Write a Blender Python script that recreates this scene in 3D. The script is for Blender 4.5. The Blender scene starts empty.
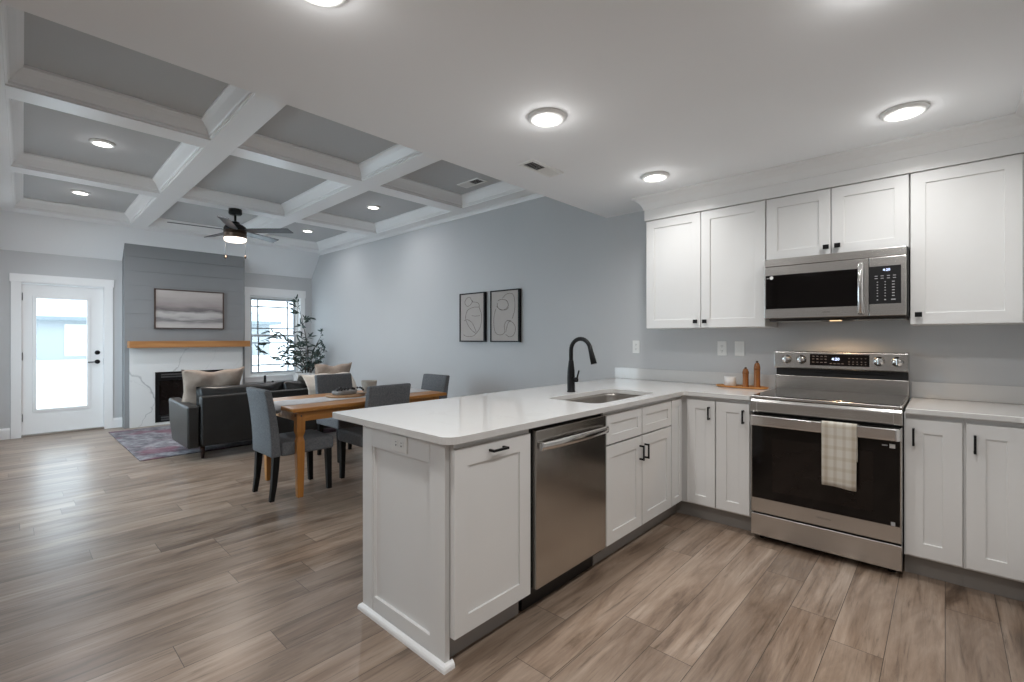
import bpy, bmesh, math, random
from mathutils import Vector, Matrix
random.seed(7)
PI = math.pi
scene = bpy.context.scene
COL = scene.collection

# ------------------------------------------------------------------ camera
cam_d = bpy.data.cameras.new('camera')
cam = bpy.data.objects.new('camera', cam_d)
COL.objects.link(cam)
cam.location = (0, 0, 1.2878)
cam.rotation_euler = (PI / 2, 0, math.radians(42.769))
cam_d.sensor_width = 36
cam_d.lens = 468.317 / 1024 * 36
cam_d.shift_y = -2.84 / 1024
cam_d.clip_start = 0.02
cam_d.clip_end = 300
scene.camera = cam

# ------------------------------------------------------------------ world, exposure
world = bpy.data.worlds.new('overcast_sky')
scene.world = world
world.use_nodes = True
bg = world.node_tree.nodes['Background']
bg.inputs[0].default_value = (0.76, 0.89, 1.0, 1)
bg.inputs[1].default_value = 5.9
scene.view_settings.view_transform = 'Standard'
scene.view_settings.look = 'None'
scene.view_settings.gamma = 1
scene.view_settings.use_curve_mapping = False
scene.view_settings.exposure = 0.0
CAN_POWER = 7.6        # kitchen ceiling lights (W)
COFFER_POWER = 14.0     # living room ceiling lights (W)
FAN_POWER = 15.0
LENS_GLOW = 9.0

# ------------------------------------------------------------------ materials
MATS = {}


def new_mat(name):
    m = bpy.data.materials.new(name)
    m.use_nodes = True
    MATS[name] = m
    return m, m.node_tree.nodes, m.node_tree.links, m.node_tree.nodes['Principled BSDF']


def nd(N, t, **kw):
    n = N.new(t)
    for k, v in kw.items():
        setattr(n, k, v)
    return n


def ramp(N, stops):
    r = N.new('ShaderNodeValToRGB')
    e = r.color_ramp.elements
    while len(e) < len(stops):
        e.new(0.5)
    for i, (p, c) in enumerate(stops):
        e[i].position = p
        e[i].color = (c[0], c[1], c[2], 1) if len(c) == 3 else c
    return r


def plain(name, col, rough=0.5, metal=0.0, var=0.04, scale=6.0, bump=0.0, bscale=60.0, spec=0.5, stretch=(1, 1, 1)):
    """A surface with slight tone variation and an optional fine bump."""
    m, N, L, B = new_mat(name)
    tc = N.new('ShaderNodeTexCoord')
    mp = N.new('ShaderNodeMapping')
    mp.inputs['Scale'].default_value = stretch
    L.new(tc.outputs['Object'], mp.inputs[0])
    no = N.new('ShaderNodeTexNoise')
    no.inputs['Scale'].default_value = scale
    no.inputs['Detail'].default_value = 4
    L.new(mp.outputs[0], no.inputs['Vector'])
    lo = tuple(max(0, c * (1 - var)) for c in col)
    hi = tuple(min(1, c * (1 + var)) for c in col)
    r = ramp(N, [(0.3, lo), (0.7, hi)])
    L.new(no.outputs['Fac'], r.inputs[0])
    L.new(r.outputs[0], B.inputs['Base Color'])
    B.inputs['Roughness'].default_value = rough
    B.inputs['Metallic'].default_value = metal
    B.inputs['Specular IOR Level'].default_value = spec
    if bump:
        n2 = N.new('ShaderNodeTexNoise')
        n2.inputs['Scale'].default_value = bscale
        n2.inputs['Detail'].default_value = 3
        L.new(mp.outputs[0], n2.inputs['Vector'])
        bp = N.new('ShaderNodeBump')
        bp.inputs['Strength'].default_value = bump
        bp.inputs['Distance'].default_value = 0.002
        L.new(n2.outputs['Fac'], bp.inputs['Height'])
        L.new(bp.outputs[0], B.inputs['Normal'])
    return m


def srgb(r, g, b):
    f = lambda v: (v / 255 / 12.92) if v <= 10 else ((v / 255 + 0.055) / 1.055) ** 2.4
    return (f(r), f(g), f(b))


WALL = plain('wall_paint', (0.545, 0.55, 0.555), 0.6, var=0.012, scale=1.5, bump=0.05, bscale=180)
CEIL = plain('ceiling_paint', (0.86, 0.872, 0.885), 0.8, var=0.01, scale=1.2, bump=0.05, bscale=150)
COFFER = plain('coffer_panel_paint', (0.51, 0.515, 0.52), 0.8, var=0.01, scale=1.2, bump=0.05, bscale=150)
TRIM = plain('white_trim_paint', (0.87, 0.87, 0.87), 0.30, var=0.01, scale=2)
CAB = plain('cabinet_paint', (0.765, 0.762, 0.752), 0.38, var=0.012, scale=3)
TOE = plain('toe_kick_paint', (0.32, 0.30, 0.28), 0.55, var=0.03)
SHIP = plain('shiplap_paint', (0.25, 0.255, 0.262), 0.6, var=0.03, scale=3)
STEEL = plain('brushed_steel', (0.56, 0.545, 0.525), 0.27, 1.0, var=0.05, scale=3, bump=0.06, bscale=30, stretch=(1, 1, 60))
STEELD = plain('brushed_steel_door', (0.46, 0.44, 0.415), 0.20, 1.0, var=0.05, scale=3, bump=0.06, bscale=30, stretch=(60, 60, 1))
CHROME = plain('polished_steel', (0.72, 0.71, 0.70), 0.14, 1.0, var=0.02)
SINKM = plain('sink_steel', (0.50, 0.47, 0.44), 0.28, 1.0, var=0.06)
BLACKM = plain('matte_black_metal', (0.012, 0.012, 0.013), 0.38, 0.6, var=0.1)
BLACKP = plain('black_plastic', (0.010, 0.010, 0.010), 0.45, var=0.1)
GLASSB = plain('black_oven_glass', (0.005, 0.004, 0.004), 0.06, var=0.2, scale=4, spec=0.32)
COOKG = plain('ceramic_cooktop_glass', (0.03, 0.03, 0.03), 0.10, var=0.1, scale=4, spec=0.9)
KEYG = plain('dark_keypad_glass', (0.022, 0.022, 0.023), 0.12, var=0.1, scale=4)
GLASSW = plain('oven_window_glass', (0.011, 0.008, 0.007), 0.08, var=0.2, scale=4, spec=0.32)
WHITEP = plain('white_plastic', (0.80, 0.80, 0.78), 0.35, var=0.01)
DARKSLOT = plain('dark_slot', (0.05, 0.05, 0.05), 0.6, var=0.05)
FABRIC = plain('grey_chair_fabric', (0.14, 0.145, 0.152), 0.9, var=0.22, scale=90, bump=0.5, bscale=500, spec=0.2)
LEGB = plain('black_painted_wood', (0.006, 0.006, 0.006), 0.5, var=0.2, spec=0.25)
LEATHER = plain('charcoal_leather', (0.018, 0.0175, 0.017), 0.34, var=0.18, scale=7, bump=0.35, bscale=35)
BEIGE = plain('beige_linen', (0.37, 0.30, 0.25), 0.95, var=0.08, scale=25, bump=0.5, bscale=300, spec=0.1)
CREAM = plain('cream_knit', (0.60, 0.55, 0.49), 0.95, var=0.06, scale=40, bump=0.6, bscale=220, spec=0.1)
RUNNER = plain('white_linen', (0.60, 0.60, 0.61), 0.95, var=0.06, scale=30, bump=0.5, bscale=260, spec=0.1)
NAPKIN = plain('tan_cloth', (0.46, 0.38, 0.31), 0.95, var=0.06, scale=30, bump=0.5, bscale=260, spec=0.1)
STONEW = plain('grey_stoneware', (0.27, 0.26, 0.25), 0.6, var=0.12, scale=20)
POTM = plain('oatmeal_stoneware', (0.42, 0.38, 0.33), 0.7, var=0.1, scale=24)
BEAD = plain('dark_wood_bead', (0.018, 0.018, 0.020), 0.5, var=0.2)
POTW = plain('white_ceramic', (0.78, 0.78, 0.77), 0.4, var=0.02)
LEAF = plain('dark_green_leaf', (0.035, 0.062, 0.052), 0.5, var=0.5, scale=14)
STEM = plain('brown_stem', (0.07, 0.055, 0.04), 0.8, var=0.3, scale=20)
SOIL = plain('potting_soil', (0.03, 0.022, 0.016), 0.95, var=0.4, scale=40)
BRONZE = plain('oil_rubbed_bronze', (0.10, 0.070, 0.052), 0.35, 0.8, var=0.1)
BLADE = plain('grey_fan_blade', (0.085, 0.085, 0.095), 0.28, var=0.12, scale=3, stretch=(1, 10, 1))
EXTW = plain('white_siding', (0.40, 0.43, 0.445), 0.7, var=0.03)
EXTR = plain('pale_roof_shingle', (0.62, 0.64, 0.66), 0.9, var=0.1, scale=9)
EXTD = plain('eave_board', (0.26, 0.30, 0.32), 0.8, var=0.05)  # blue-grey eave band, darker than the siding
EXTG = plain('pale_concrete', (0.86, 0.86, 0.85), 0.9, var=0.06, scale=0.7)
VENTD = plain('vent_dark', (0.06, 0.06, 0.06), 0.8, var=0.1)


def emission(name, col, strength):
    m, N, L, B = new_mat(name)
    e = N.new('ShaderNodeEmission')
    e.inputs[0].default_value = (*col, 1)
    e.inputs[1].default_value = strength
    L.new(e.outputs[0], N['Material Output'].inputs[0])
    return m


LENS = emission('lamp_lens', (1.0, 0.95, 0.88), LENS_GLOW)
FANLENS = emission('fan_lamp_lens', (1.0, 0.86, 0.76), 3.0)
DIGIT = emission('display_digits', (0.62, 0.72, 1.0), 3.0)
PRINT = plain('grey_print', (0.42, 0.42, 0.43), 0.6, var=0.02)
PRINTD = plain('dim_print', (0.13, 0.12, 0.12), 0.6, var=0.02)
LOGO = plain('engraved_mark', (0.16, 0.14, 0.125), 0.5, var=0.02)
HOODGLOW = emission('hood_lamp', (1.0, 0.66, 0.36), 1.6)


def glass_mat(name, tint=(1, 1, 1)):
    m, N, L, B = new_mat(name)
    t = N.new('ShaderNodeBsdfTransparent')
    t.inputs[0].default_value = (*tint, 1)
    g = N.new('ShaderNodeBsdfGlossy')
    g.inputs['Roughness'].default_value = 0.02
    lw = N.new('ShaderNodeLayerWeight')
    lw.inputs['Blend'].default_value = 0.5
    pw = nd(N, 'ShaderNodeMath', operation='POWER')
    pw.inputs[1].default_value = 5.9
    L.new(lw.outputs['Facing'], pw.inputs[0])
    fr = nd(N, 'ShaderNodeMath', operation='MULTIPLY_ADD')
    fr.inputs[1].default_value = 0.5
    fr.inputs[2].default_value = 0.03
    L.new(pw.outputs[0], fr.inputs[0])
    mx = N.new('ShaderNodeMixShader')
    L.new(fr.outputs[0], mx.inputs[0])
    L.new(t.outputs[0], mx.inputs[1])
    L.new(g.outputs[0], mx.inputs[2])
    L.new(mx.outputs[0], N['Material Output'].inputs[0])
    return m


PANE = glass_mat('clear_glass', (0.93, 0.97, 0.98))
TINTED = glass_mat('view_dimming_glass', (0.75, 0.765, 0.77))  # tint added to dim the overbright view through door and window


def wood(name, c1, c2, rough=0.4, axis='y', scale=1.0, spec=0.5):
    m, N, L, B = new_mat(name)
    tc = N.new('ShaderNodeTexCoord')
    mp = N.new('ShaderNodeMapping')
    s = {'x': (1.5, 22, 22), 'y': (22, 1.5, 22), 'z': (22, 22, 1.5)}[axis]
    mp.inputs['Scale'].default_value = tuple(v * scale for v in s)
    L.new(tc.outputs['Object'], mp.inputs[0])
    n1 = N.new('ShaderNodeTexNoise')
    n1.inputs['Scale'].default_value = 1.0
    n1.inputs['Detail'].default_value = 6
    n1.inputs['Distortion'].default_value = 0.6
    L.new(mp.outputs[0], n1.inputs['Vector'])
    r = ramp(N, [(0.28, c1), (0.55, tuple((a + b) / 2 for a, b in zip(c1, c2))), (0.75, c2)])
    L.new(n1.outputs['Fac'], r.inputs[0])
    L.new(r.outputs[0], B.inputs['Base Color'])
    B.inputs['Roughness'].default_value = rough
    B.inputs['Specular IOR Level'].default_value = spec
    return m


PINE = wood('honey_pine_y', (0.33, 0.125, 0.022), (0.56, 0.25, 0.055), 0.33, 'y')
PINEZ = wood('honey_pine_z', (0.33, 0.125, 0.022), (0.56, 0.25, 0.055), 0.33, 'z')
MANTEL = wood('mantel_oak', (0.30, 0.125, 0.038), (0.52, 0.25, 0.085), 0.5, 'y')
BOARD = wood('warm_board', (0.30, 0.15, 0.06), (0.50, 0.29, 0.14), 0.45, 'x')
TRAYW = wood('acacia_tray', (0.38, 0.15, 0.032), (0.62, 0.29, 0.075), 0.3, 'x')
MILLW = wood('mill_wood', (0.20, 0.070, 0.016), (0.38, 0.15, 0.038), 0.25, 'z')
FRAMEW = wood('walnut_frame', (0.055, 0.032, 0.024), (0.10, 0.06, 0.045), 0.5, 'y')
LOUV = plain('grey_louver_metal', (0.10, 0.10, 0.105), 0.4, 0.5, var=0.05)
SOFALEG = wood('dark_leg_wood', (0.02, 0.01, 0.008), (0.05, 0.025, 0.02), 0.4, 'z')
COFFEE = wood('coffee_table_wood', (0.10, 0.055, 0.03), (0.2, 0.11, 0.06), 0.4, 'y')


def floor_material():
    m, N, L, B = new_mat('vinyl_plank_floor')
    tc = N.new('ShaderNodeTexCoord')
    sep = N.new('ShaderNodeSeparateXYZ')
    L.new(tc.outputs['Object'], sep.inputs[0])
    ROW, LEN = 0.182, 1.35
    dv = nd(N, 'ShaderNodeMath', operation='DIVIDE')
    dv.inputs[1].default_value = ROW
    L.new(sep.outputs['X'], dv.inputs[0])
    fl_ = nd(N, 'ShaderNodeMath', operation='FLOOR')
    L.new(dv.outputs[0], fl_.inputs[0])
    wn = nd(N, 'ShaderNodeTexWhiteNoise', noise_dimensions='1D')
    L.new(fl_.outputs[0], wn.inputs['W'])
    sh_ = nd(N, 'ShaderNodeMath', operation='MULTIPLY_ADD')
    sh_.inputs[1].default_value = LEN * 3
    L.new(wn.outputs['Value'], sh_.inputs[0])
    L.new(sep.outputs['Y'], sh_.inputs[2])
    cmb = N.new('ShaderNodeCombineXYZ')          # planks run along world Y
    L.new(sh_.outputs[0], cmb.inputs['X'])
    L.new(sep.outputs['X'], cmb.inputs['Y'])
    br = N.new('ShaderNodeTexBrick')
    br.offset = 0.0
    br.inputs['Color1'].default_value = (0, 0, 0, 1)
    br.inputs['Color2'].default_value = (1, 1, 1, 1)
    br.inputs['Mortar'].default_value = (0.5, 0.5, 0.5, 1)
    br.inputs['Scale'].default_value = 1.0
    br.inputs['Mortar Size'].default_value = 0.0013
    br.inputs['Mortar Smooth'].default_value = 0.2
    br.inputs['Bias'].default_value = 0
    br.inputs['Brick Width'].default_value = LEN
    br.inputs['Row Height'].default_value = ROW
    L.new(cmb.outputs[0], br.inputs['Vector'])
    wv = nd(N, 'ShaderNodeMath', operation='MULTIPLY')
    wv.inputs[1].default_value = 37.0
    L.new(br.outputs['Color'], wv.inputs[0])
    mp = N.new('ShaderNodeMapping')
    mp.inputs['Scale'].default_value = (7.0, 1.1, 1)
    L.new(tc.outputs['Object'], mp.inputs[0])
    big = nd(N, 'ShaderNodeTexNoise', noise_dimensions='4D')
    big.inputs['Scale'].default_value = 1.0
    big.inputs['Detail'].default_value = 7
    big.inputs['Roughness'].default_value = 0.62
    big.inputs['Distortion'].default_value = 1.1
    L.new(mp.outputs[0], big.inputs['Vector'])
    L.new(wv.outputs[0], big.inputs['W'])
    mp2 = N.new('ShaderNodeMapping')
    mp2.inputs['Scale'].default_value = (46.0, 2.6, 1)
    L.new(tc.outputs['Object'], mp2.inputs[0])
    fine = nd(N, 'ShaderNodeTexNoise', noise_dimensions='4D')
    fine.inputs['Scale'].default_value = 1.0
    fine.inputs['Detail'].default_value = 10
    fine.inputs['Roughness'].default_value = 0.68
    fine.inputs['Distortion'].default_value = 0.9
    L.new(mp2.outputs[0], fine.inputs['Vector'])
    L.new(wv.outputs[0], fine.inputs['W'])
    rb = ramp(N, [(0.30, (0.102, 0.069, 0.048)), (0.44, (0.235, 0.170, 0.125)), (0.57, (0.320, 0.245, 0.189)), (0.72, (0.405, 0.328, 0.267))])
    L.new(big.outputs['Fac'], rb.inputs[0])
    rf = ramp(N, [(0.32, (0.40, 0.37, 0.35)), (0.44, (0.88, 0.87, 0.86)), (0.66, (1.12, 1.12, 1.12))])
    L.new(fine.outputs['Fac'], rf.inputs[0])
    mul = nd(N, 'ShaderNodeMixRGB', blend_type='MULTIPLY')
    mul.inputs[0].default_value = 0.95
    L.new(rb.outputs[0], mul.inputs[1])
    L.new(rf.outputs[0], mul.inputs[2])
    rp = ramp(N, [(0.0, (0.74, 0.73, 0.72)), (1.0, (1.20, 1.20, 1.20))])
    L.new(br.outputs['Color'], rp.inputs[0])
    mul2 = nd(N, 'ShaderNodeMixRGB', blend_type='MULTIPLY')
    mul2.inputs[0].default_value = 0.8
    L.new(mul.outputs[0], mul2.inputs[1])
    L.new(rp.outputs[0], mul2.inputs[2])
    mm = nd(N, 'ShaderNodeMixRGB', blend_type='MIX')
    mm.inputs[2].default_value = (0.045, 0.035, 0.028, 1)
    L.new(br.outputs['Fac'], mm.inputs[0])
    L.new(mul2.outputs[0], mm.inputs[1])
    L.new(mm.outputs[0], B.inputs['Base Color'])
    rr = nd(N, 'ShaderNodeMapRange')
    rr.inputs['To Min'].default_value = 0.22
    rr.inputs['To Max'].default_value = 0.40
    L.new(fine.outputs['Fac'], rr.inputs['Value'])
    L.new(rr.outputs[0], B.inputs['Roughness'])
    bp = N.new('ShaderNodeBump')
    bp.inputs['Strength'].default_value = 0.12
    bp.inputs['Distance'].default_value = 0.002
    L.new(fine.outputs['Fac'], bp.inputs['Height'])
    L.new(bp.outputs[0], B.inputs['Normal'])
    return m


FLOOR = floor_material()


def veined(name, base, vein, rough, scale, width, dist=1.2, strength=1.0):
    m, N, L, B = new_mat(name)
    tc = N.new('ShaderNodeTexCoord')
    no = N.new('ShaderNodeTexNoise')
    no.inputs['Scale'].default_value = scale
    no.inputs['Detail'].default_value = 4
    no.inputs['Roughness'].default_value = 0.55
    no.inputs['Distortion'].default_value = dist
    L.new(tc.outputs['Object'], no.inputs['Vector'])
    s = nd(N, 'ShaderNodeMath', operation='SUBTRACT')
    s.inputs[1].default_value = 0.5
    L.new(no.outputs['Fac'], s.inputs[0])
    a = nd(N, 'ShaderNodeMath', operation='ABSOLUTE')
    L.new(s.outputs[0], a.inputs[0])
    r = ramp(N, [(0.0, (1, 1, 1)), (width, (0, 0, 0))])
    L.new(a.outputs[0], r.inputs[0])
    n2 = N.new('ShaderNodeTexNoise')
    n2.inputs['Scale'].default_value = scale * 1.3
    L.new(tc.outputs['Object'], n2.inputs['Vector'])
    r2 = ramp(N, [(0.46, (0, 0, 0)), (0.62, (strength, strength, strength))])
    L.new(n2.outputs['Fac'], r2.inputs[0])
    mu = nd(N, 'ShaderNodeMath', operation='MULTIPLY')
    L.new(r.outputs[0], mu.inputs[0])
    L.new(r2.outputs[0], mu.inputs[1])
    mx = N.new('ShaderNodeMixRGB')
    mx.inputs[1].default_value = (*base, 1)
    mx.inputs[2].default_value = (*vein, 1)
    L.new(mu.outputs[0], mx.inputs[0])
    L.new(mx.outputs[0], B.inputs['Base Color'])
    B.inputs['Roughness'].default_value = rough
    return m


QUARTZ = veined('white_quartz', (0.66, 0.652, 0.64), (0.50, 0.50, 0.45), 0.06, 3.0, 0.03, 1.5, 0.18)


def marble_material():
    """White marble with a few grey veins wandering along fixed lines (object Y, Z)."""
    m, N, L, B = new_mat('fireplace_marble')
    tc = N.new('ShaderNodeTexCoord')
    no = N.new('ShaderNodeTexNoise')
    no.inputs['Scale'].default_value = 4.0
    no.inputs['Detail'].default_value = 5
    L.new(tc.outputs['Object'], no.inputs['Vector'])
    sep = N.new('ShaderNodeSeparateXYZ')
    L.new(tc.outputs['Object'], sep.inputs[0])

    def M(op, a, b=None, c=None):
        n = nd(N, 'ShaderNodeMath', operation=op)
        for i, v in enumerate((a, b, c)):
            if v is None:
                continue
            if isinstance(v, (int, float)):
                n.inputs[i].default_value = v
            else:
                L.new(v, n.inputs[i])
        return n.outputs[0]
    wob = M('MULTIPLY', M('SUBTRACT', no.outputs['Fac'], 0.5), 0.30)
    Y, Z = sep.outputs['Y'], sep.outputs['Z']
    total = None
    for (y0, z0, y1, z1, w, st) in ((1.10, 0.93, 1.52, 0.36, 0.020, 0.9), (1.95, 1.20, 1.72, 0.75, 0.009, 0.55), (2.38, 1.20, 2.10, 0.80, 0.005, 0.35), (2.70, 1.05, 2.42, 0.70, 0.006, 0.4), (1.10, 0.75, 1.60, 0.30, 0.004, 0.3)):
        ln = math.hypot(y1 - y0, z1 - z0)
        ny, nz = -(z1 - z0) / ln, (y1 - y0) / ln
        d = M('ADD', M('ADD', M('MULTIPLY', Y, ny), M('MULTIPLY', Z, nz)), M('SUBTRACT', wob, ny * y0 + nz * z0))
        v = M('MULTIPLY', M('SUBTRACT', 1.0, M('MINIMUM', M('DIVIDE', M('ABSOLUTE', d), w), 1.0)), st)
        total = v if total is None else M('MAXIMUM', total, v)
    n2 = N.new('ShaderNodeTexNoise')
    n2.inputs['Scale'].default_value = 2.2
    L.new(tc.outputs['Object'], n2.inputs['Vector'])
    r2 = ramp(N, [(0.35, (0.45, 0.45, 0.45)), (0.6, (1, 1, 1))])
    L.new(n2.outputs['Fac'], r2.inputs[0])
    mx = N.new('ShaderNodeMixRGB')
    mx.inputs[1].default_value = (0.70, 0.70, 0.69, 1)
    mx.inputs[2].default_value = (0.20, 0.21, 0.22, 1)
    L.new(M('MULTIPLY', total, r2.outputs[0]), mx.inputs[0])
    L.new(mx.outputs[0], B.inputs['Base Color'])
    B.inputs['Roughness'].default_value = 0.2
    return m


MARBLE = marble_material()


def rug_material():
    m, N, L, B = new_mat('faded_rug')
    tc = N.new('ShaderNodeTexCoord')
    a = N.new('ShaderNodeTexNoise')
    a.inputs['Scale'].default_value = 5.5
    a.inputs['Detail'].default_value = 8
    a.inputs['Roughness'].default_value = 0.75
    L.new(tc.outputs['Object'], a.inputs['Vector'])
    r = ramp(N, [(0.34, (0.06, 0.052, 0.062)), (0.46, (0.125, 0.115, 0.13)), (0.58, (0.26, 0.25, 0.262)), (0.7, (0.19, 0.155, 0.17))])
    L.new(a.outputs['Fac'], r.inputs[0])
    b = N.new('ShaderNodeTexNoise')
    b.inputs['Scale'].default_value = 2.1
    b.inputs['Detail'].default_value = 6
    L.new(tc.outputs['Object'], b.inputs['Vector'])
    r2 = ramp(N, [(0.52, (0, 0, 0)), (0.62, (0.65, 0.65, 0.65))])
    L.new(b.outputs['Fac'], r2.inputs[0])
    mx = N.new('ShaderNodeMixRGB')
    mx.inputs[2].default_value = (0.17, 0.045, 0.075, 1)
    L.new(r2.outputs[0], mx.inputs[0])
    L.new(r.outputs[0], mx.inputs[1])
    L.new(mx.outputs[0], B.inputs['Base Color'])
    B.inputs['Roughness'].default_value = 0.95
    return m


RUG = rug_material()


def painting_material():
    """A hazy seascape: pale sky, a grey band of cloud, pale water with darker streaks (object Z = height, Y = along)."""
    m, N, L, B = new_mat('seascape_canvas')
    tc = N.new('ShaderNodeTexCoord')
    mp = N.new('ShaderNodeMapping')
    mp.inputs['Scale'].default_value = (1, 2.2, 12)
    L.new(tc.outputs['Object'], mp.inputs[0])
    no = N.new('ShaderNodeTexNoise')
    no.inputs['Scale'].default_value = 1.6
    no.inputs['Detail'].default_value = 5
    L.new(mp.outputs[0], no.inputs['Vector'])
    sep = N.new('ShaderNodeSeparateXYZ')
    L.new(tc.outputs['Object'], sep.inputs[0])
    mr = N.new('ShaderNodeMapRange')
    mr.inputs['From Min'].default_value = 1.43
    mr.inputs['From Max'].default_value = 2.02
    L.new(sep.outputs['Z'], mr.inputs['Value'])
    mul = nd(N, 'ShaderNodeMath', operation='MULTIPLY_ADD')
    mul.inputs[1].default_value = 0.26
    L.new(no.outputs['Fac'], mul.inputs[0])
    sb = nd(N, 'ShaderNodeMath', operation='SUBTRACT')
    sb.inputs[1].default_value = 0.13
    L.new(mr.outputs[0], sb.inputs[0])
    L.new(sb.outputs[0], mul.inputs[2])
    r = ramp(N, [(0.0, srgb(196, 190, 186)), (0.14, srgb(176, 171, 169)), (0.22, srgb(124, 121, 122)), (0.29, srgb(178, 174, 172)),
                 (0.38, srgb(190, 186, 183)), (0.46, srgb(112, 107, 108)), (0.60, srgb(158, 149, 147)), (1.0, srgb(194, 187, 183))])
    L.new(mul.outputs[0], r.inputs[0])
    L.new(r.outputs[0], B.inputs['Base Color'])
    B.inputs['Roughness'].default_value = 0.8
    return m


PAINTING = painting_material()
CANVAS = plain('cream_paper', (0.47, 0.43, 0.40), 0.85, var=0.03, scale=8)
LINEART = plain('brown_ink', (0.085, 0.06, 0.055), 0.8, var=0.05)


def towel_material():
    m, N, L, B = new_mat('plaid_towel')
    tc = N.new('ShaderNodeTexCoord')
    sep = N.new('ShaderNodeSeparateXYZ')
    L.new(tc.outputs['Object'], sep.inputs[0])

    def stripes(sock, freq, phase, lo, hi):
        ma = nd(N, 'ShaderNodeMath', operation='MULTIPLY_ADD')
        ma.inputs[1].default_value = freq
        ma.inputs[2].default_value = phase
        L.new(sock, ma.inputs[0])
        s = nd(N, 'ShaderNodeMath', operation='SINE')
        L.new(ma.outputs[0], s.inputs[0])
        r = ramp(N, [(lo, (0, 0, 0)), (hi, (1, 1, 1))])
        L.new(s.outputs[0], r.inputs[0])
        return r.outputs[0]
    a = stripes(sep.outputs['X'], 150, 0.8, 0.1, 0.75)
    b = stripes(sep.outputs['X'], 47, 0.0, 0.3, 0.9)
    c = stripes(sep.outputs['Z'], 105, 0.3, 0.2, 0.8)
    base = (0.62, 0.59, 0.53, 1)
    m1 = N.new('ShaderNodeMixRGB')
    m1.inputs[1].default_value = base
    m1.inputs[2].default_value = (0.40, 0.32, 0.24, 1)
    k = nd(N, 'ShaderNodeMath', operation='MULTIPLY')
    k.inputs[1].default_value = 0.38
    L.new(a, k.inputs[0])
    L.new(k.outputs[0], m1.inputs[0])
    m2 = nd(N, 'ShaderNodeMixRGB', blend_type='MULTIPLY')
    m2.inputs[2].default_value = (0.90, 0.87, 0.82, 1)
    L.new(m1.outputs[0], m2.inputs[1])
    L.new(c, m2.inputs[0])
    m3 = nd(N, 'ShaderNodeMixRGB', blend_type='MULTIPLY')
    m3.inputs[2].default_value = (0.90, 0.88, 0.85, 1)
    L.new(m2.outputs[0], m3.inputs[1])
    L.new(b, m3.inputs[0])
    L.new(m3.outputs[0], B.inputs['Base Color'])
    B.inputs['Roughness'].default_value = 0.95
    return m


TOWEL = towel_material()


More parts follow.
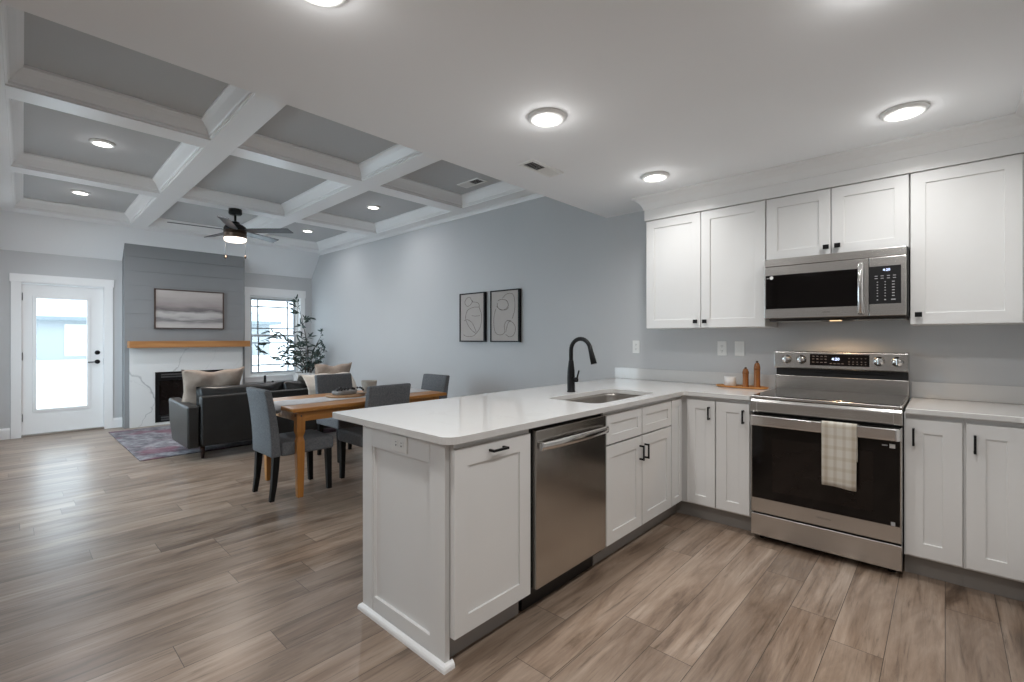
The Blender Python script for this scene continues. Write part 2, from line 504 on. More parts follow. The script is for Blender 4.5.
# ------------------------------------------------------------------ mesh helpers
class MB:
    def __init__(self):
        self.bm = bmesh.new()

    def quad(self, pts, smooth=False):
        f = self.bm.faces.new([self.bm.verts.new(p) for p in pts])
        f.smooth = smooth
        return f

    def box(self, x0, x1, y0, y1, z0, z1, rot=None, pivot=None):
        v = [Vector((x, y, z)) for z in (z0, z1) for y in (y0, y1) for x in (x0, x1)]
        if rot is not None:
            p = Vector(pivot if pivot else ((x0 + x1) / 2, (y0 + y1) / 2, (z0 + z1) / 2))
            v = [rot @ (q - p) + p for q in v]
        v = [self.bm.verts.new(q) for q in v]
        for f in ((0, 2, 3, 1), (4, 5, 7, 6), (0, 1, 5, 4), (2, 6, 7, 3), (0, 4, 6, 2), (1, 3, 7, 5)):
            self.bm.faces.new([v[i] for i in f])
        return self

    def prism(self, poly, axis, lo, hi, smooth=False):
        """Extrude a 2D polygon along an axis; poly coordinates are the other two axes in x,y,z order."""
        def P(a, b, c):
            return {'x': (c, a, b), 'y': (a, c, b), 'z': (a, b, c)}[axis]
        A = [self.bm.verts.new(P(a, b, lo)) for a, b in poly]
        Bv = [self.bm.verts.new(P(a, b, hi)) for a, b in poly]
        self.bm.faces.new(A)
        self.bm.faces.new(Bv[::-1])
        n = len(poly)
        for i in range(n):
            f = self.bm.faces.new([A[i], Bv[i], Bv[(i + 1) % n], A[(i + 1) % n]])
            f.smooth = smooth
        return self

    def lathe(self, prof, c=(0, 0, 0), seg=24, axis='z', smooth=True, cap=True, phase=0.0):
        """prof: list of (radius, height)."""
        rings = []
        for r, h in prof:
            ring = []
            for i in range(seg):
                a = 2 * PI * i / seg + phase
                u, v = r * math.cos(a), r * math.sin(a)
                p = {'z': (u, v, h), 'y': (u, h, v), 'x': (h, u, v)}[axis]
                ring.append(self.bm.verts.new((c[0] + p[0], c[1] + p[1], c[2] + p[2])))
            rings.append(ring)
        for a, b in zip(rings, rings[1:]):
            for i in range(seg):
                f = self.bm.faces.new([a[i], a[(i + 1) % seg], b[(i + 1) % seg], b[i]])
                f.smooth = smooth
        if cap:
            self.bm.faces.new(rings[0][::-1])
            self.bm.faces.new(rings[-1])
        return self

    def tube(self, pts, r, seg=10, closed=False):
        """Tube along a polyline; r is a number or one radius per point."""
        pts = [Vector(p) for p in pts]
        n = len(pts)
        rings = []
        up = Vector((0, 0, 1))
        prev = None
        for i, p in enumerate(pts):
            if closed:
                t = pts[(i + 1) % n] - pts[i - 1]
            else:
                t = pts[min(i + 1, n - 1)] - pts[max(i - 1, 0)]
            t.normalize()
            if prev is None:
                a = t.cross(up) if abs(t.dot(up)) < 0.95 else t.cross(Vector((1, 0, 0)))
            else:
                a = prev - t * prev.dot(t)
            a.normalize()
            prev = a
            b = t.cross(a)
            rr = r[i] if isinstance(r, (list, tuple)) else r
            rings.append([self.bm.verts.new(p + a * rr * math.cos(2 * PI * k / seg) + b * rr * math.sin(2 * PI * k / seg)) for k in range(seg)])
        m = n if closed else n - 1
        for i in range(m):
            A, Bv = rings[i], rings[(i + 1) % n]
            for k in range(seg):
                f = self.bm.faces.new([A[k], A[(k + 1) % seg], Bv[(k + 1) % seg], Bv[k]])
                f.smooth = True
        if not closed:
            self.bm.faces.new(rings[0][::-1])
            self.bm.faces.new(rings[-1])
        return self

    def ball(self, c, r, seg=10, sq=(1, 1, 1)):
        pr = [(max(1e-4, math.sin(PI * i / seg)) * r, -math.cos(PI * i / seg) * r) for i in range(seg + 1)]
        rings = []
        for rr, h in pr:
            rings.append([self.bm.verts.new((c[0] + rr * math.cos(2 * PI * k / seg) * sq[0], c[1] + rr * math.sin(2 * PI * k / seg) * sq[1], c[2] + h * sq[2])) for k in range(seg)])
        for A, Bv in zip(rings, rings[1:]):
            for k in range(seg):
                f = self.bm.faces.new([A[k], A[(k + 1) % seg], Bv[(k + 1) % seg], Bv[k]])
                f.smooth = True
        self.bm.faces.new(rings[0][::-1])
        self.bm.faces.new(rings[-1])
        return self

    def grid(self, fn, nu, nv, smooth=True, wrap=False):
        V = [[self.bm.verts.new(fn(i / nu, j / nv)) for j in range(nv + (0 if wrap else 1))] for i in range(nu + 1)]
        m = nv
        for i in range(nu):
            for j in range(m):
                j2 = (j + 1) % nv if wrap else j + 1
                f = self.bm.faces.new([V[i][j], V[i + 1][j], V[i + 1][j2], V[i][j2]])
                f.smooth = smooth
        return self

    def sweep(self, path, prof, closed=False, smooth=False):
        """Sweep a closed profile of (outward offset, z) along a 2D path with mitred corners; outward = right of travel."""
        n = len(path)
        P = [Vector((p[0], p[1])) for p in path]
        rings = []
        for i in range(n):
            d0 = (P[i] - P[i - 1]).normalized() if (closed or i > 0) else None
            d1 = (P[(i + 1) % n] - P[i]).normalized() if (closed or i < n - 1) else None
            if d0 is None:
                d0 = d1
            if d1 is None:
                d1 = d0
            n0 = Vector((d0.y, -d0.x))
            n1 = Vector((d1.y, -d1.x))
            mvec = (n0 + n1)
            mvec = mvec / max(1e-6, mvec.dot(n0))
            rings.append([self.bm.verts.new((P[i].x + mvec.x * o, P[i].y + mvec.y * o, z)) for o, z in prof])
        k = len(prof)
        for i in range(n if closed else n - 1):
            A, Bv = rings[i], rings[(i + 1) % n]
            for j in range(k):
                f = self.bm.faces.new([A[j], A[(j + 1) % k], Bv[(j + 1) % k], Bv[j]])
                f.smooth = smooth
        if not closed:
            self.bm.faces.new(rings[0][::-1])
            self.bm.faces.new(rings[-1])
        return self

    def plate(self, outer, holes, axis, lo, hi):
        """A slab with holes: 2D loops in the plane across the axis, thickness lo..hi."""
        def P(a, b, c):
            return {'x': (c, a, b), 'y': (a, c, b), 'z': (a, b, c)}[axis]
        t = bmesh.new()
        ed = []
        for loop in [outer] + holes:
            vs = [t.verts.new((a, b, 0)) for a, b in loop]
            ed += [t.edges.new((vs[i], vs[(i + 1) % len(vs)])) for i in range(len(vs))]
        bmesh.ops.triangle_fill(t, edges=ed, use_beauty=True, use_dissolve=False)
        t.verts.index_update()
        co = [v.co.copy() for v in t.verts]
        tris = [[v.index for v in f.verts] for f in t.faces]
        t.free()
        A = [self.bm.verts.new(P(c.x, c.y, lo)) for c in co]
        Bv = [self.bm.verts.new(P(c.x, c.y, hi)) for c in co]
        for q in tris:
            self.bm.faces.new([A[i] for i in q])
            self.bm.faces.new([Bv[i] for i in q][::-1])
        s = 0
        for loop in [outer] + holes:
            n = len(loop)
            for i in range(n):
                self.bm.faces.new([A[s + i], A[s + (i + 1) % n], Bv[s + (i + 1) % n], Bv[s + i]])
            s += n
        return self

    def build(self, name, mat, parent=None, bevel=0.0, seg=2, subsurf=0, ang=35, solid=0.0):
        bm = self.bm
        bmesh.ops.recalc_face_normals(bm, faces=bm.faces)
        me = bpy.data.meshes.new(name)
        bm.to_mesh(me)
        bm.free()
        for mm in (mat if isinstance(mat, (list, tuple)) else [mat]):
            me.materials.append(mm)
        o = bpy.data.objects.new(name, me)
        COL.objects.link(o)
        if parent is not None:
            o.parent = parent
        if solid:
            md = o.modifiers.new('thickness', 'SOLIDIFY')
            md.thickness = solid
            md.offset = 0
        if bevel:
            md = o.modifiers.new('edge', 'BEVEL')
            md.width = bevel
            md.segments = seg
            md.limit_method = 'ANGLE'
            md.angle_limit = math.radians(ang)
        if subsurf:
            md = o.modifiers.new('smooth', 'SUBSURF')
            md.levels = subsurf
            md.render_levels = subsurf
        return o


def thing(name, label, cat, loc=(0, 0, 0), rz=0.0, group=None):
    o = bpy.data.objects.new(name, None)
    COL.objects.link(o)
    o.empty_display_size = 0.1
    o.location = loc
    o.rotation_euler = (0, 0, rz)
    return tag(o, label, cat, group)


def tag(o, label, cat, group=None):
    o['label'] = label
    o['category'] = cat
    if group:
        o['group'] = group
    return o


def struct(o, label=None):
    o['kind'] = 'structure'
    if label:
        o['label'] = label
    return o


def dup(root, loc, rz, label, group=None):
    """A copy of a thing with copies of its parts and their sub-parts."""
    r = root.copy()
    COL.objects.link(r)
    r.location = loc
    r.rotation_euler = (0, 0, rz)
    r['label'] = label
    if group:
        r['group'] = group
    for ch in list(root.children):
        c = ch.copy()
        COL.objects.link(c)
        c.parent = r
        for g in list(ch.children):
            d = g.copy()
            COL.objects.link(d)
            d.parent = c
    return r


def rrect(x0, x1, y0, y1, r, n=6):
    """Rounded rectangle, counter-clockwise; r is one radius or four (x0y0, x1y0, x1y1, x0y1)."""
    rs = r if isinstance(r, (list, tuple)) else (r,) * 4
    out = []
    for (cx, cy, a0), q in zip(((x0, y0, PI), (x1, y0, 1.5 * PI), (x1, y1, 0), (x0, y1, 0.5 * PI)), rs):
        sx = 1 if cx == x0 else -1
        sy = 1 if cy == y0 else -1
        if q <= 0:
            out.append((cx, cy))
            continue
        for i in range(n + 1):
            a = a0 + 0.5 * PI * i / n
            out.append((cx + sx * q + q * math.cos(a), cy + sy * q + q * math.sin(a)))
    return out


def text_mesh(name, body, size, mat, parent, origin, ux, uz, thick=0.0004, align='CENTER'):
    """Lettering as a thin mesh; ux = reading direction, uz = up direction."""
    cu = bpy.data.curves.new(name, 'FONT')
    cu.body = body
    cu.size = size
    cu.extrude = thick
    cu.align_x = align
    cu.align_y = 'CENTER'
    cu.resolution_u = 2
    tmp = bpy.data.objects.new(name + '_tmp', cu)
    COL.objects.link(tmp)
    dg = bpy.context.evaluated_depsgraph_get()
    me = bpy.data.meshes.new_from_object(tmp.evaluated_get(dg))
    bpy.data.objects.remove(tmp)
    me.name = name
    me.materials.clear()
    me.materials.append(mat)
    ux, uz = Vector(ux), Vector(uz)
    un = ux.cross(uz)
    M = Matrix(((ux.x, uz.x, un.x, origin[0]), (ux.y, uz.y, un.y, origin[1]), (ux.z, uz.z, un.z, origin[2]), (0, 0, 0, 1)))
    me.transform(M)
    o = bpy.data.objects.new(name, me)
    COL.objects.link(o)
    o.parent = parent
    return o


# ================================================================== room shell
YW = 3.915       # long wall with the range and the pictures
XF = -8.771      # fireplace wall
XK = -2.384      # edge of the flat kitchen ceiling
ZK = 2.44
ZB = 2.84        # underside of the coffer beams
ZP = 2.97        # coffer panels
XR = 1.0
YL = -0.22       # living room's other long wall
YR = -3.0

struct(MB().box(XF - 0.15, XR + 0.12, YR - 0.12, YW + 0.12, -0.12, 0.0).build('floor', FLOOR))
struct(MB().box(XF - 0.12, XR + 0.12, YW, YW + 0.12, 0, 3.1).build('wall_back', WALL))
struct(MB().box(XR, XR + 0.12, YR, YW, 0, 2.6).build('wall_right', WALL))
struct(MB().box(XK - 0.12, XR + 0.12, YR - 0.12, YR, 0, 2.6).build('wall_rear', WALL))
LW = [(-8.1, -6.5), (-5.8, -4.2)]
struct(MB().plate([(XF - 0.12, 0), (XK, 0), (XK, 3.1), (XF - 0.12, 3.1)], [[(a, 0.5), (b, 0.5), (b, 2.2), (a, 2.2)] for a, b in LW], 'y', YL - 0.12, YL).build('wall_left', WALL))
struct(MB().box(XK - 0.12, XK, YR, YL - 0.12, 0, 2.6).build('wall_side', WALL))
struct(MB().box(XK, XR + 0.12, YR - 0.12, YW, ZK, ZK + 0.1).build('ceiling', CEIL))
struct(MB().box(XK, XK + 0.1, YL - 0.12, YW, ZK + 0.1, 3.1).build('wall_bulkhead', WALL))
# fireplace wall with a door and a window opening
D0, D1, DTOP = 0.136, 0.950, 2.03
W0, W1, WB, WT = 2.848, 3.700, 0.63, 2.03
wall_loop = [(YL, 0), (D0, 0), (D0, DTOP), (D1, DTOP), (D1, 0), (YW, 0), (YW, 2.41), (YL, 2.41)]
struct(MB().plate(wall_loop, [[(W0, WB), (W1, WB), (W1, WT), (W0, WT)]], 'x', XF - 0.14, XF).build('wall_fireplace', WALL))
# sloped ceiling above the fireplace wall
struct(MB().prism([(XF - 0.14, 2.41), (XF, 2.41), (-8.40, ZB), (-8.40, 3.1), (XF - 0.14, 3.1)], 'y', YL - 0.12, YW).build('ceiling_slope', CEIL))
# coffered ceiling
struct(MB().box(-8.40, XK, YL, YW, ZP, ZP + 0.1).build('ceiling_coffer', COFFER))
YO = [(-0.02, 1.075), (1.265, 2.375), (2.575, 3.685)]
XO = [(-4.235, -2.50), (-6.19, -4.445), (-8.14, -6.39)]
k = 1
for (a, b) in ((YL, -0.02), (1.075, 1.265), (2.375, 2.575), (3.685, YW)):
    struct(MB().box(-8.40, XK, a, b, ZB, ZP).build('trim_%d' % k, TRIM, bevel=0.003))
    k += 1
for (a, b) in ((-8.40, -8.14), (-6.39, -6.19), (-4.445, -4.235), (-2.50, XK)):
    for (c, d) in YO:
        struct(MB().box(a, b, c, d, ZB, ZP).build('trim_%d' % k, TRIM))
        k += 1
crown = [(0, ZB + 0.012), (0.012, ZB + 0.012), (0.012, ZB + 0.03), (0.020, ZB + 0.034), (0.030, ZB + 0.052), (0.052, ZB + 0.088), (0.070, ZB + 0.108), (0.080, ZB + 0.113), (0.080, ZP), (0, ZP)]
for (a, b) in XO:
    for (c, d) in YO:
        # travel clockwise so that right of travel points inwards
        struct(MB().sweep([(a, c), (a, d), (b, d), (b, c)], crown, closed=True).build('trim_%d' % k, TRIM))
        k += 1
# the coffer grid sits a degree out of square with the long wall
for o in list(COL.objects):
    if o.name.startswith('trim_'):
        for v in o.data.vertices:
            if YL + 0.01 < v.co.y < YW - 0.01:
                v.co.y += (-3.2 - v.co.x) * 0.017
# small cove where the coffer border meets the long wall
struct(MB().sweep([(-8.40, YW), (XK, YW)], [(0, ZB - 0.035), (0.014, ZB - 0.035), (0.020, ZB - 0.018), (0.045, ZB - 0.004), (0.045, ZB), (0, ZB)]).build('trim_%d' % k, TRIM))
k += 1

# baseboards
bprof = [(0, 0), (0.016, 0), (0.016, 0.115), (0.010, 0.135), (0.006, 0.14), (0, 0.14)]
struct(MB().sweep([(XF, YL), (XF, D0 - 0.1)], bprof).build('baseboard_door', TRIM))
struct(MB().sweep([(XF, D1 + 0.092), (XF, 1.147)], bprof).build('baseboard_chimney', TRIM))
struct(MB().sweep([(XF, 2.703), (XF, YW), (-2.31, YW)], bprof).build('baseboard_back', TRIM))
struct(MB().sweep([(XK, YL), (XF, YL)], bprof).build('baseboard_left', TRIM))


def casing(name, y0, y1, z0, ztop, w=0.098, apron=False, head=0.105):
    m = MB()
    x0, x1 = XF, XF + 0.02
    zs = z0 + (0.0 if not apron else 0.0)
    m.box(x0, x1, y0 - w, y0, zs, ztop)
    m.box(x0, x1, y1, y1 + w, zs, ztop)
    m.box(x0, x1 + 0.006, y0 - w - 0.012, y1 + w + 0.012, ztop, ztop + head)
    if apron:
        m.box(x0, x1 + 0.025, y0 - w - 0.012, y1 + w + 0.012, z0 - 0.028, z0)
        m.box(x0, x1, y0 - w, y1 + w, z0 - 0.10, z0 - 0.028)
    struct(m.build(name, TRIM, bevel=0.002))


casing('trim_%d' % k, D0, D1, 0.0, 2.015, 0.094)
casing('trim_%d' % (k + 1), W0, W1, WB, 2.030, 0.085, True, 0.135)

# ---- door_1
xd = XF - 0.035
door = struct(MB().plate([(D0 + 0.006, 0.03), (D1 - 0.006, 0.03), (D1 - 0.006, 2.0), (D0 + 0.006, 2.0)], [[(0.272, 0.347), (0.772, 0.347), (0.772, 1.817), (0.272, 1.817)]], 'x', xd - 0.045, xd).build('door_1', TRIM, bevel=0.002))
lip = MB()
lip.plate(rrect(0.238, 0.806, 0.313, 1.851, 0.01, 2), [[(0.274, 0.349), (0.770, 0.349), (0.770, 1.815), (0.274, 1.815)]], 'x', xd, xd + 0.014)
lip.build('glazing_frame', TRIM, door, bevel=0.004)
MB().box(xd - 0.028, xd - 0.020, 0.2725, 0.7715, 0.3475, 1.8165).build('glass', TINTED, door)
MB().box(XF - 0.09, XF + 0.004, D0, D1, 0.0, 0.028).build('threshold', STEEL, door)
for z in (0.25, 1.05, 1.83):
    MB().lathe([(0.008, z - 0.05), (0.008, z + 0.05)], (xd + 0.006, D0 + 0.006, 0), 10).build('hinge', BLACKM, door)
m = MB()
m.lathe([(0.030, xd), (0.030, xd + 0.010), (0.024, xd + 0.014)], (0, 0.880, 0.955), 20, 'x')
m.tube([(xd + 0.014, 0.880, 0.955), (xd + 0.05, 0.880, 0.955), (xd + 0.052, 0.87, 0.955), (xd + 0.052, 0.775, 0.952)], 0.008, 8)
m.build('door_handle', BLACKM, door)
m = MB()
m.lathe([(0.030, xd), (0.030, xd + 0.012), (0.022, xd + 0.018), (0.022, xd + 0.022)], (0, 0.880, 1.085), 20, 'x')
m.box(xd + 0.02, xd + 0.034, 0.876, 0.884, 1.068, 1.102)
m.build('deadbolt', BLACKM, door)
m = MB()
m.box(XF - 0.12, XF - 0.002, D0 - 0.001, D0 + 0.005, 0.03, DTOP)
m.box(XF - 0.12, XF - 0.002, D1 - 0.005, D1 + 0.001, 0.03, DTOP)
m.box(XF - 0.12, XF - 0.002, D0, D1, 2.004, DTOP + 0.001)
m.build('jamb', TRIM, door)
MB().box(xd - 0.002, xd + 0.004, D1 - 0.0065, D1 - 0.004, 0.91, 1.0).build('strike_plate', BLACKM, door)

# ---- window_1, double-hung with prairie grilles
xw = XF - 0.09
win = struct(MB().plate([(W0, WB), (W1, WB), (W1, WT), (W0, WT)], [[(W0 + 0.035, WB + 0.035), (W1 - 0.035, WB + 0.035), (W1 - 0.035, WT - 0.035), (W0 + 0.035, WT - 0.035)]], 'x', xw - 0.04, xw + 0.02).build('window_1', WHITEP, bevel=0.002))
zm = 1.333
SASH = plain('white_vinyl_sash', (0.50, 0.52, 0.55), 0.4, var=0.01)
GRILLE = plain('grey_grille_bar', (0.17, 0.18, 0.19), 0.5, var=0.02)
for (zb, zt, xo) in ((WB + 0.035, zm + 0.02, 0.0), (zm - 0.02, WT - 0.035, -0.032)):
    m = MB()
    fw_ = 0.034
    m.plate([(W0 + 0.035, zb), (W1 - 0.035, zb), (W1 - 0.035, zt), (W0 + 0.035, zt)], [[(W0 + 0.035 + fw_, zb + fw_), (W1 - 0.035 - fw_, zb + fw_), (W1 - 0.035 - fw_, zt - fw_), (W0 + 0.035 + fw_, zt - fw_)]], 'x', xw + xo - 0.03, xw + xo)
    s = m.build('sash', SASH, win, bevel=0.002)
    MB().box(xw + xo - 0.018, xw + xo - 0.014, W0 + 0.06, W1 - 0.06, zb + 0.025, zt - 0.025).build('pane', TINTED, s)
    m = MB()
    ya, yb_ = W0 + 0.069, W1 - 0.069
    za, zz = zb + fw_, zt - fw_
    for y in (ya + 0.105, yb_ - 0.105):
        m.box(xw + xo - 0.021, xw + xo - 0.011, y - 0.010, y + 0.010, za - 0.004, zz + 0.004)
    for z in (za + 0.115, zz - 0.115):
        m.box(xw + xo - 0.0215, xw + xo - 0.0105, ya - 0.004, yb_ + 0.004, z - 0.010, z + 0.010)
    m.build('muntin', GRILLE, s)
m = MB()
m.box(XF - 0.11, XF + 0.001, W0 - 0.0005, W0 + 0.004, WB, WT)
m.box(XF - 0.11, XF + 0.001, W1 - 0.004, W1 + 0.0005, WB, WT)
m.box(XF - 0.11, XF + 0.001, W0, W1, WT - 0.004, WT + 0.0005)
m.box(XF - 0.11, XF + 0.001, W0, W1, WB - 0.0005, WB + 0.004)
m.build('window_jamb', TRIM, win)

for i, (a, b) in enumerate(LW):
    w_ = struct(MB().plate([(a, 0.5), (b, 0.5), (b, 2.2), (a, 2.2)], [[(a + 0.05, 0.55), (b - 0.05, 0.55), (b - 0.05, 2.15), (a + 0.05, 2.15)]], 'y', YL - 0.09, YL - 0.03).build('window_%d' % (i + 2), WHITEP, bevel=0.002))
    MB().box(a + 0.04, b - 0.04, YL - 0.065, YL - 0.06, 0.54, 2.16).build('pane', PANE, w_)

# ---- chimney breast with shiplap, marble surround
XC = -8.57
C0, C1 = 1.147, 2.703
zt_c = lambda x: 2.41 + (x - XF) / (-8.40 - XF) * (ZB - 2.41)
core = MB().prism([(XF, 0), (XC - 0.012, 0), (XC - 0.012, zt_c(XC - 0.012)), (XF, 2.41)], 'y', C0 + 0.012, C1 - 0.012)
struct(core.build('wall_chimney', SHIP))
m = MB()
zz = 0.0
while zz < 2.62:
    top = min(zz + 0.205, zt_c(XC) - 0.001)
    m.prism(rrect(XF, XC, C0, C1, (0, 0.0, 0.0, 0), 2), 'z', zz + 0.0005, top - 0.0005) if zz + 0.205 < 2.40 else m.prism([(XF, zz + 0.0015), (XC, zz + 0.0015), (XC, top), (XF + max(0, (top - 2.41) * 0.0), min(top, 2.41))], 'y', C0, C1)
    zz += 0.205
struct(m.build('wall_shiplap', SHIP, bevel=0.0012, seg=1))

fp = thing('fireplace', 'white veined marble fireplace surround with a black firebox under the wooden mantel', 'fireplace', (0, 0, 0))
F0, F1, FB, FT = 1.495, 2.385, 0.04, 0.785
MB().plate([(1.20, 0.0), (2.665, 0.0), (2.665, 1.146), (1.20, 1.146)], [[(F0, FB), (F1, FB), (F1, FT), (F0, FT)]], 'x', XC, XC + 0.025).build('surround', MARBLE, fp, bevel=0.0015)
m = MB()
m.plate([(F0 + 0.001, FB + 0.001), (F1 - 0.001, FB + 0.001), (F1 - 0.001, FT - 0.001), (F0 + 0.001, FT - 0.001)], [[(F0 + 0.05, FB + 0.10), (F1 - 0.05, FB + 0.10), (F1 - 0.05, FT - 0.13), (F0 + 0.05, FT - 0.13)]], 'x', XC + 0.004, XC + 0.03)
fr_ = m.build('firebox_frame', BLACKM, fp, bevel=0.002)
MB().box(XC + 0.006, XC + 0.016, F0 + 0.045, F1 - 0.045, FB + 0.095, FT - 0.125).build('fire_glass', GLASSW, fp)
for z in (FT - 0.040, FT - 0.075, FB + 0.035, FB + 0.07):
    MB().box(XC + 0.028, XC + 0.038, F0 + 0.07, F1 - 0.07, z - 0.010, z + 0.010).build('louver', LOUV, fp, bevel=0.002)
mt = MB().box(XC, -8.40, 1.178, 2.735, 1.148, 1.245).build('mantel_shelf', MANTEL, bevel=0.004)
tag(mt, 'chunky honey-brown wooden mantel beam above the marble fireplace', 'mantel shelf')

pt = thing('painting', 'wide framed seascape painting in hazy greys hung above the mantel', 'painting')
m = MB()
m.plate([(1.485, 1.430), (2.387, 1.430), (2.387, 2.020), (1.485, 2.020)], [[(1.499, 1.444), (2.373, 1.444), (2.373, 2.006), (1.499, 2.006)]], 'x', XC, XC + 0.045)
m.build('frame', FRAMEW, pt)
MB().box(XC + 0.004, XC + 0.034, 1.5005, 2.3715, 1.4455, 2.0045).build('canvas', PAINTING, pt)

# ================================================================== ceiling fixtures


def add_disk_light(name, parent, z, power, r=0.06, col=(1.0, 0.992, 0.98), spread=180):
    ld = bpy.data.lights.new(name, 'AREA')
    ld.shape = 'DISK'
    ld.size = 2 * r
    ld.energy = power
    ld.color = col
    ld.spread = math.radians(spread)
    lo = bpy.data.objects.new(name, ld)
    COL.objects.link(lo)
    lo.parent = parent
    lo.location = (0, 0, z)
    return lo


def recessed(x, y, z, label, power, group, r=0.098, dome=0.12, col=(1.0, 0.992, 0.98)):
    t = thing('ceiling_light', label, 'ceiling light', (x, y, z), 0, group)
    m = MB()
    prof = [(r * 0.70, -0.012), (r * 0.72, -0.020), (r * 0.90, -0.016), (r, -0.006), (r, 0.0), (r * 0.68, 0.0)]
    m.grid(lambda u, v: (prof[int(round(u * 5))][0] * math.cos(2 * PI * v), prof[int(round(u * 5))][0] * math.sin(2 * PI * v), prof[int(round(u * 5))][1]), 5, 32, True, True)
    m.build('trim_ring', WHITEP, t)
    MB().lathe([(r * 0.25, -0.021), (r * 0.55, -0.019), (r * 0.70, -0.014), (r * 0.70, -0.002)], (0, 0, 0), 32).build('lens', LENS, t)
    add_disk_light('lamp', t, -0.026, power, r * 0.62, col, 152 if z < 2.6 else 165)
    pd = bpy.data.lights.new('lamp_dome', 'POINT')      # the lens is a shallow dome that also lights the ceiling around it
    pd.energy = power * dome
    pd.color = col
    pd.shadow_soft_size = 0.03
    po_ = bpy.data.objects.new('lamp_dome', pd)
    COL.objects.link(po_)
    po_.parent = t
    po_.location = (0, 0, -0.07)
    return t


K1X, K1Y = -1.497, 0.690
KG = 'flat round ceiling lights of the kitchen'
recessed(K1X, K1Y, ZK, 'round kitchen ceiling light over the open peninsula end, cut by the picture top', CAN_POWER, KG)
recessed(-1.523, 1.915, ZK, 'round kitchen ceiling light over the dishwasher, beside the air vent', CAN_POWER, KG)
recessed(-0.153, 3.094, ZK, 'round kitchen ceiling light in front of the cabinets above the microwave', CAN_POWER * 0.72, KG)
recessed(-1.514, 3.133, ZK, 'round kitchen ceiling light beside the crown end of the tall two-door wall cabinet', CAN_POWER * 0.72, KG)
recessed(-0.153, 1.875, ZK, 'round kitchen ceiling light over the open floor behind the camera side of the range', CAN_POWER, KG)
recessed(-0.153, 0.62, ZK, 'round kitchen ceiling light over the spot where the picture was taken', CAN_POWER, KG)
recessed(-0.153, -1.3, ZK, 'round ceiling light added unseen as fill, farthest behind the peninsula end', CAN_POWER * 1.3, KG)  # out-of-view lamp added to fill the kitchen with bounced light
recessed(-1.54, -1.3, ZK, 'round fill light added out of view behind the peninsula end, beside the side wall', CAN_POWER * 1.3, KG)  # second unseen lamp added for fill from behind the camera
LG = 'round lights in the coffered ceiling'
CW = (0.97, 0.97, 1.0)
recessed(-5.32, 0.565, ZP, 'round light in the coffer before the one nearest the glass door', COFFER_POWER, LG, 0.088, 0.025, CW)
recessed(-7.30, 0.585, ZP, 'round light in the corner coffer nearest the glass door', COFFER_POWER, LG, 0.088, 0.025, CW)
recessed(-5.365, 3.19, ZP, 'round light in the coffer along the picture wall, between air vent and window', COFFER_POWER * 0.42, LG, 0.088, 0.025, CW)
recessed(-7.305, 3.20, ZP, 'round light in the corner coffer nearest the window', COFFER_POWER * 0.42, LG, 0.088, 0.025, CW)


def air_vent(x, y, z, lx, ly, label, cat='air vent', long_y=True):
    t = thing('air_vent', label, cat, (x, y, z), 0)
    m = MB()
    m.plate([(-lx / 2, -ly / 2), (lx / 2, -ly / 2), (lx / 2, ly / 2), (-lx / 2, ly / 2)], [[(-lx / 2 + 0.022, -ly / 2 + 0.022), (lx / 2 - 0.022, -ly / 2 + 0.022), (lx / 2 - 0.022, ly / 2 - 0.022), (-lx / 2 + 0.022, ly / 2 - 0.022)]], 'z', -0.008, 0.0)
    m.build('frame', WHITEP, t, bevel=0.002)
    MB().box(-lx / 2 + 0.02, lx / 2 - 0.02, -ly / 2 + 0.02, ly / 2 - 0.02, -0.0015, 0.0).build('backing', VENTD, t)
    m = MB()
    L_, S_ = (ly, lx) if long_y else (lx, ly)
    n = 14
    for i in range(n):
        q = -L_ / 2 + 0.03 + (L_ - 0.06) * i / (n - 1)
        tilt = (0.7 if i < n // 2 else -0.7) * (1 if long_y else 1)
        hw, dz = 0.010 * math.cos(tilt), 0.006 * math.sin(tilt)
        s2 = S_ / 2 - 0.022
        if long_y:
            m.quad([(-s2, q - hw, -0.005 - dz), (s2, q - hw, -0.005 - dz), (s2, q + hw, -0.005 + dz), (-s2, q + hw, -0.005 + dz)])
        else:
            m.quad([(q - hw, -s2, -0.005 - dz), (q - hw, s2, -0.005 - dz), (q + hw, s2, -0.005 + dz), (q + hw, -s2, -0.005 + dz)])
    m.build('slat', WHITEP, t, solid=0.001)
    return t


air_vent(-2.01, 2.468, ZK, 0.125, 0.335, 'white slotted air vent in the flat kitchen ceiling')
air_vent(-3.76, 3.425, ZP, 0.335, 0.15, 'white slotted air vent inside a grey coffer panel', long_y=False)

# ---- ceiling fan
fan = thing('ceiling_fan', 'dark five-blade ceiling fan with lit round lamp hanging under the coffers', 'ceiling fan', (-6.285, 1.88, ZB))
MB().lathe([(0.070, 0.0), (0.072, -0.055), (0.060, -0.068), (0.016, -0.072)], (0, 0, 0), 28).build('canopy', BLACKM, fan)
MB().lathe([(0.013, -0.066), (0.013, -0.17)], (0, 0, 0), 14).build('downrod', BLACKM, fan)
MB().lathe([(0.022, -0.145), (0.045, -0.155), (0.050, -0.175), (0.080, -0.188), (0.112, -0.210), (0.122, -0.232), (0.123, -0.258)], (0, 0, 0), 32).build('motor_housing', BLACKM, fan)
MB().lathe([(0.1235, -0.258), (0.1235, -0.346), (0.120, -0.349)], (0, 0, 0), 32).build('light_band', BRONZE, fan)
MB().lathe([(0.119, -0.347), (0.119, -0.372), (0.105, -0.388), (0.06, -0.397), (0.02, -0.399)], (0, 0, 0), 32).build('lamp_lens', FANLENS, fan)
fl = add_disk_light('lamp', fan, -0.405, FAN_POWER, 0.09, (1.0, 0.88, 0.78))
